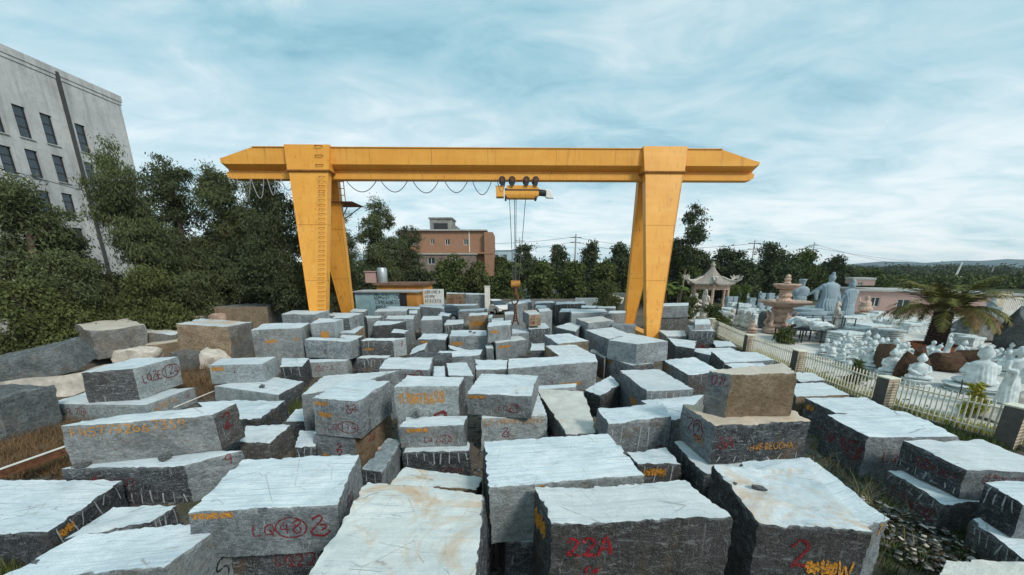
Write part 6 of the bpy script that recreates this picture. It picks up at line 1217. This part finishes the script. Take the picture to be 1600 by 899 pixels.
# small palms and shrubs by the pavilion
def small_palm(label, u, v, y, h, seed):
    r = np.random.RandomState(seed); q = at_y(u, v, y); t = empty('palm_tree', (q.x, y, 0)); tag(t, label, 'palm tree', 'small palms near the pavilion'); b = MB(); b.tube([(0, 0, 0), (.05, 0, h)], .09, 7, 0, .06); b.build('trunk', M['bark'], t)
    V = []; F = []
    for i in range(16):
        az = i * 2.4; e = r.uniform(.1, 1.2); pos = np.array([0, 0, h]); side = np.array([-math.sin(az), math.cos(az), 0])
        for j in range(10):
            d = np.array([math.cos(az) * math.cos(e), math.sin(az) * math.cos(e), math.sin(e)]); nx_ = pos + d * .15; e -= .16
            for s in (-1, 1): k = len(V); tip = pos + side * s * .32 + d * .15 - np.array([0, 0, .1]); V += [pos, nx_, tip, tip - d * .05]; F.append((k, k+1, k+2, k+3))
            pos = nx_
    link(bpy.data.objects.new('crown', np_mesh('crown', V, F, [LEAF['bright']])), t)
small_palm('small fresh green palm between crane leg and pavilion, left one', 1040, 470, 46, 2.9, 1); small_palm('small fresh green palm between crane leg and pavilion, right one', 1058, 470, 46, 2.6, 2)
SG = 'shrubs planted near the pavilion and fence'
for i, (lab, u, vt, y, w_, k) in enumerate((('dark green clipped shrub in front of the pavilion', 1118, 474, 33, 44, 'hedge'), ('light flowering shrub left of the pavilion', 1082, 464, 38, 40, 'olive'), ('bright green round shrub right of the pavilion', 1150, 446, 48, 30, 'bright'), ('bright green shrub between pavilion and fountain', 1166, 444, 49, 26, 'bright'),
    ('low yellow green shrub behind the far fence panel', 1134, 497, 27, 16, 'olive'), ('yellow green shrub behind the fountain base', 1228, 515, 25, 22, 'olive'),
    ('yellow leaved shrub at the foot of the standing lady statue', 1532, 600, 11.9, 36, 'yellow'), ('bare grey twiggy shrub behind the picket fence', 1342, 562, 15.6, 34, 'olive'))):
    tree(lab, u, vt, y, w_, k, 110 + i, .05, 6, 60 if w_ > 24 else 30, 45, (.20, .09) if y > 20 else (.12, .05), .1, group=SG, name='shrub', rc=.3 if y > 20 else .12, trunk=.03)
# round tiered stone base
p = at_z(1252, 506, 0); b = MB(); b.lathe([(2.2, 0), (2.2, .25), (1.9, .3), (1.9, .5), (2.4, .55), (2.4, .8), (1.7, .85), (1.7, 1.15), (1.45, 1.2), (1.45, 1.45), (.01, 1.5)], 32); o = b.build('tiered_plinth', M['bluestatue'], smooth=30); o.location = p; tag(o, 'round tiered blue grey stone base beside the fountain', 'plinth')
# black metal work tables
def frame(label, u, v, L, W_, h, rz, rail=0):
    t = empty('metal_table', at_z(u, v, 0), R(rz)); tag(t, label, 'metal table'); b = MB(); b.box(-L/2, L/2, -W_/2, W_/2, h - .05, h); b.build('table_top', M['dark'], t)
    for x in (-L/2 + .06, -L/6, L/6, L/2 - .06):
        for y in (-W_/2 + .05, W_/2 - .05): b = MB(); b.box(x - .035, x + .035, y - .035, y + .035, 0, h - .052); b.build('leg', M['dark'], t)
    if rail:
        b = MB()
        for x in np.linspace(-L/2 + .05, L/2 - .05, 6):
            for y in (-W_/2 + .04, W_/2 - .04): b.box(x - .025, x + .025, y - .025, y + .025, h + .002, h + rail)
        for y in (-W_/2 + .04, W_/2 - .04): b.box(-L/2, L/2, y - .02, y + .02, h + rail, h + rail + .04)
        b.build('guard_rail', M['dark'], t)
    return t
frame('long black steel work table in front of the fountain', 1258, 534, 3.6, 1.3, .9, -8, 0); frame('black steel rack with guard rail carrying pale boulders', 1280, 528, 3.4, 1.5, .8, -12, .75)
for i, (u, v, s) in enumerate(((1245, 512, (1.5, 1.0, .8)), (1262, 514, (1.7, 1.1, .8)), (1282, 518, (1.5, 1.0, .7)))): rock(['white rounded boulder at the left of the black rack', 'white rounded boulder in the middle of the black rack', 'white rounded boulder at the right of the black rack'][i], at_z(u, v, .9), s, 0, (0, 0), 'statue', 400 + i, flat=.55, group='white boulders on the black rack')
# stock of slabs, curbs and stools
SL = 'stacks of pale stone slabs in the statue yard'
def slabs(u, v, n, L, W_, th, rz, lab, mat='statue', gap=.03):
    q = at_z(u, v, 0); rr = random.Random(int(u)); z = .08
    for k in range(n):
        b = MB(); b.box(-L/2, L/2, -W_/2, W_/2, 0, th); o = b.build('stone_slab', M[mat], bevel=.01); o.location = (q.x + rr.uniform(-.05, .05), q.y + rr.uniform(-.05, .05), z); o.rotation_euler = (0, 0, R(rz) + rr.uniform(-.04, .04)); tag(o, lab, 'stone slab', SL); z += th + gap
for a_ in ((1318, 545, 7, 1.7, 1.1, .12, 5), (1338, 534, 6, 1.6, 1.0, .13, 10), (1300, 535, 5, 1.5, 1.0, .13, -5), (1362, 524, 5, 1.8, 1.1, .12, 8), (1345, 521, 4, 1.8, 1.2, .16, 0), (1385, 532, 5, 1.5, 1.0, .12, 8), (1325, 512, 4, 1.8, 1.2, .2, 5)):
    slabs(*a_[:6], a_[6], 'pale flat slab in one of the low slab stacks between fountain and palm')
PG = 'pale carved stone pieces set out in rows'
rr = random.Random(77)
def pieces(rows, lab, mat, kind='box'):
    for (u, v, w_, d_, h) in rows:
        q = at_z(u, v, 0); b = MB()
        if kind == 'box': b.box(-w_/2, w_/2, -d_/2, d_/2, 0, h * .25); b.box(-w_*.42, w_*.42, -d_*.42, d_*.42, h * .25, h * .75); b.box(-w_*.48, w_*.48, -d_*.48, d_*.48, h * .75, h)
        else: b.lathe([(w_*.35, 0), (w_*.5, h*.1), (w_*.52, h*.45), (w_*.5, h*.8), (w_*.36, h*.95), (.01, h)], 18)
        o = b.build('carved_stone', M[mat], bevel=.015 if kind == 'box' else 0, smooth=None if kind == 'box' else 40); o.location = q; o.rotation_euler = (0, 0, rr.uniform(-.3, .3)); tag(o, lab, 'carved stone', PG)
pieces([(u, v, rr.uniform(.9, 1.4), .9, rr.uniform(.5, .95)) for u, v in ((1378, 512), (1392, 516), (1405, 514), (1420, 520), (1434, 518), (1340, 508), (1355, 506), (1368, 500), (1490, 532), (1502, 536), (1478, 528), (1515, 540))], 'pale stepped stone piece in the rows behind the small statues', 'statue')
pieces([(u, v, rr.uniform(.9, 1.3), 1.0, rr.uniform(.9, 1.4)) for u, v in ((1126, 505), (1139, 504), (1152, 503), (1165, 506), (1178, 508), (1132, 494), (1146, 493), (1160, 495), (1172, 497))], 'pale squared stone piece between pavilion and fountain', 'statue')
pieces([(u, v, 1.1, 1.1, 1.5) for u, v in ((1194, 513),)], 'dark barrel shaped stone beside the fountain', 'darkrock', 'barrel')
pieces([(u, v, .8, .8, .8) for u, v in ((1190, 495), (1203, 492), (1270, 497), (1302, 510), (1214, 488))], 'pale drum shaped stone around the fountain', 'statue', 'barrel')
pieces([(u, v, .7, .5, rr.uniform(1.5, 2.3)) for u, v in ((1136, 489), (1187, 484), (1212, 482), (1146, 486), (1173, 486), (1200, 487))], 'upright grey slab standing behind the fountain', 'bluestatue')
# curved black rail round the large seated statue
q = at_z(1522, 618, 0); t = empty('curved_railing', q); tag(t, 'thin black curved metal stand in front of the large seated statue', 'metal stand')
b = MB()
for a_ in np.linspace(3.5, 5.9, 5): b.tube([(1.05 * math.cos(a_), .8 * math.sin(a_), 0), (.98 * math.cos(a_), .7 * math.sin(a_), .35), (1.12 * math.cos(a_), .85 * math.sin(a_), .75)], .02, 5)
b.tube([(1.0 * math.cos(a_), .75 * math.sin(a_), .42) for a_ in np.linspace(3.4, 6.0, 14)], .02, 5); b.build('stand_frame', M['dark'], t)
# white gate and beige pillar at the far right
q = at_z(1562, 497, 0); o = empty('sliding_gate', (q.x, q.y, 0), R(-8)); tag(o, 'white barred sliding gate at the upper right edge', 'gate'); b = MB()
for k in range(22): b.box(k * .16, k * .16 + .05, 0, .05, .15, 2.0)
b.build('bars', M['white'], o)
for z in (.1, 2.0): b = MB(); b.box(-.05, 3.5, -.02, .07, z, z + .1); b.build('rail', M['white'], o)
b = MB(); b.box(-.75, .75, -.2, .2, 0, 2.5); b.box(-.8, .8, -.25, .25, 2.5, 2.6); o = b.build('gate_pillar', simple('beige_render', (.50, .42, .33)), bevel=.02); o.location = at_z(1556, 494, 0); tag(o, 'beige rendered pillar at the left end of the white sliding gate', 'pillar')
# lamp post, poles and wires
q = at_z(1148, 508, 0); b = MB(); b.tube([(0, 0, 0), (0, 0, 2.6)], .06, 8); b.lathe([(.05, 2.6), (.14, 2.66), (.12, 2.85), (.02, 2.95)], 10); o = b.build('lamp_post', M['dark']); o.location = q; tag(o, 'slim dark post behind the far fence panel', 'lamp post')
def pole(label, u, vt, y, r_=.14, lean=0, mat='concrete', arms=2):
    q = at_y(u, vt, y); t = empty('utility_pole', (q.x, y, 0)); tag(t, label, 'utility pole', 'utility poles on the skyline'); b = MB(); b.tube([(0, 0, 0), (lean, 0, q.z)], r_, 8, 0, r_ * .7); b.build('pole', M[mat], t)
    for k in range(arms): b = MB(); zz_ = q.z - .7 - k * 1.0; b.box(lean - 1.1, lean + 1.1, -.06, .06, zz_, zz_ + .12); b.build('crossarm', M['dark'], t)
    return q
pa_ = pole('concrete utility pole right of the crane ropes', 900, 366, 78, .2); pb_ = pole('thin dark pole left of the crane ropes', 812, 372, 85, .12, arms=1); pc_ = pole('left one of two dark poles right of the crane', 1180, 375, 72, .14); pd_ = pole('right one of two dark poles right of the crane', 1190, 376, 76, .16, .6)
pe_ = pole('utility pole above the tall statues', 1273, 379, 95, .16); pf_ = pole('white leaning pole on the right skyline', 1497, 410, 130, .3, 1.5, 'white', 0); pg_ = pole('distant pole at the right of the skyline', 1553, 416, 170, .25, arms=1); ph_ = pole('pole in front of the far shed', 766, 384, 80, .12, arms=1)
def wire(label, a, c_, sag, k=0.0):
    b = MB(); n = 16; b.tube([(a.x + (c_.x - a.x) * i / n, a.y + (c_.y - a.y) * i / n, a.z - k + (c_.z - a.z) * i / n - sag * 4 * (i/n) * (1 - i/n)) for i in range(n + 1)], .03, 4); tag(b.build('power_line', M['cable']), label, 'power line', 'power lines across the skyline')
wire('upper power line between the building and the concrete pole', at_y(660, 374, 78), pa_, .8, .5); wire('lower power line between the building and the concrete pole', at_y(660, 380, 78), pa_, 1.0, 1.4); wire('upper power line from the concrete pole to the right', pa_, pc_, 1.4, .6); wire('lower power line from the concrete pole to the right', pa_, pc_, 1.5, 1.6)
wire('power line from the dark poles to the pole above the statues', pd_, pe_, 1.2, .6); wire('upper power line running out over the right skyline', pe_, pg_, 3.0, .4); wire('lower power line running out over the right skyline', pe_, at_y(1700, 408, 170), 3.2, 1.2)
wire('thin cable in front of the factory wall', onx(20, 268, BX + .4), at_y(640, 376, 73), 2.0, 0)
for bg_ in ():
    pass
# thin bright air in the distance
hz_m = bpy.data.materials.new('haze'); hz_m.use_nodes = True; hn = hz_m.node_tree; hn.nodes.clear()
pvn = hn.nodes.new('ShaderNodeVolumePrincipled'); pvn.inputs['Color'].default_value = (.88, .95, .98, 1); pvn.inputs['Density'].default_value = .00014; on = hn.nodes.new('ShaderNodeOutputMaterial'); hn.links.new(pvn.outputs[0], on.inputs['Volume'])
if HAZE:
    b = MB(); b.box(-2300, 2300, -220, 2500, -1.1, 60); tag(b.build('haze', hz_m), 'thin pale blue haze over the distance', 'haze', kind='stuff')
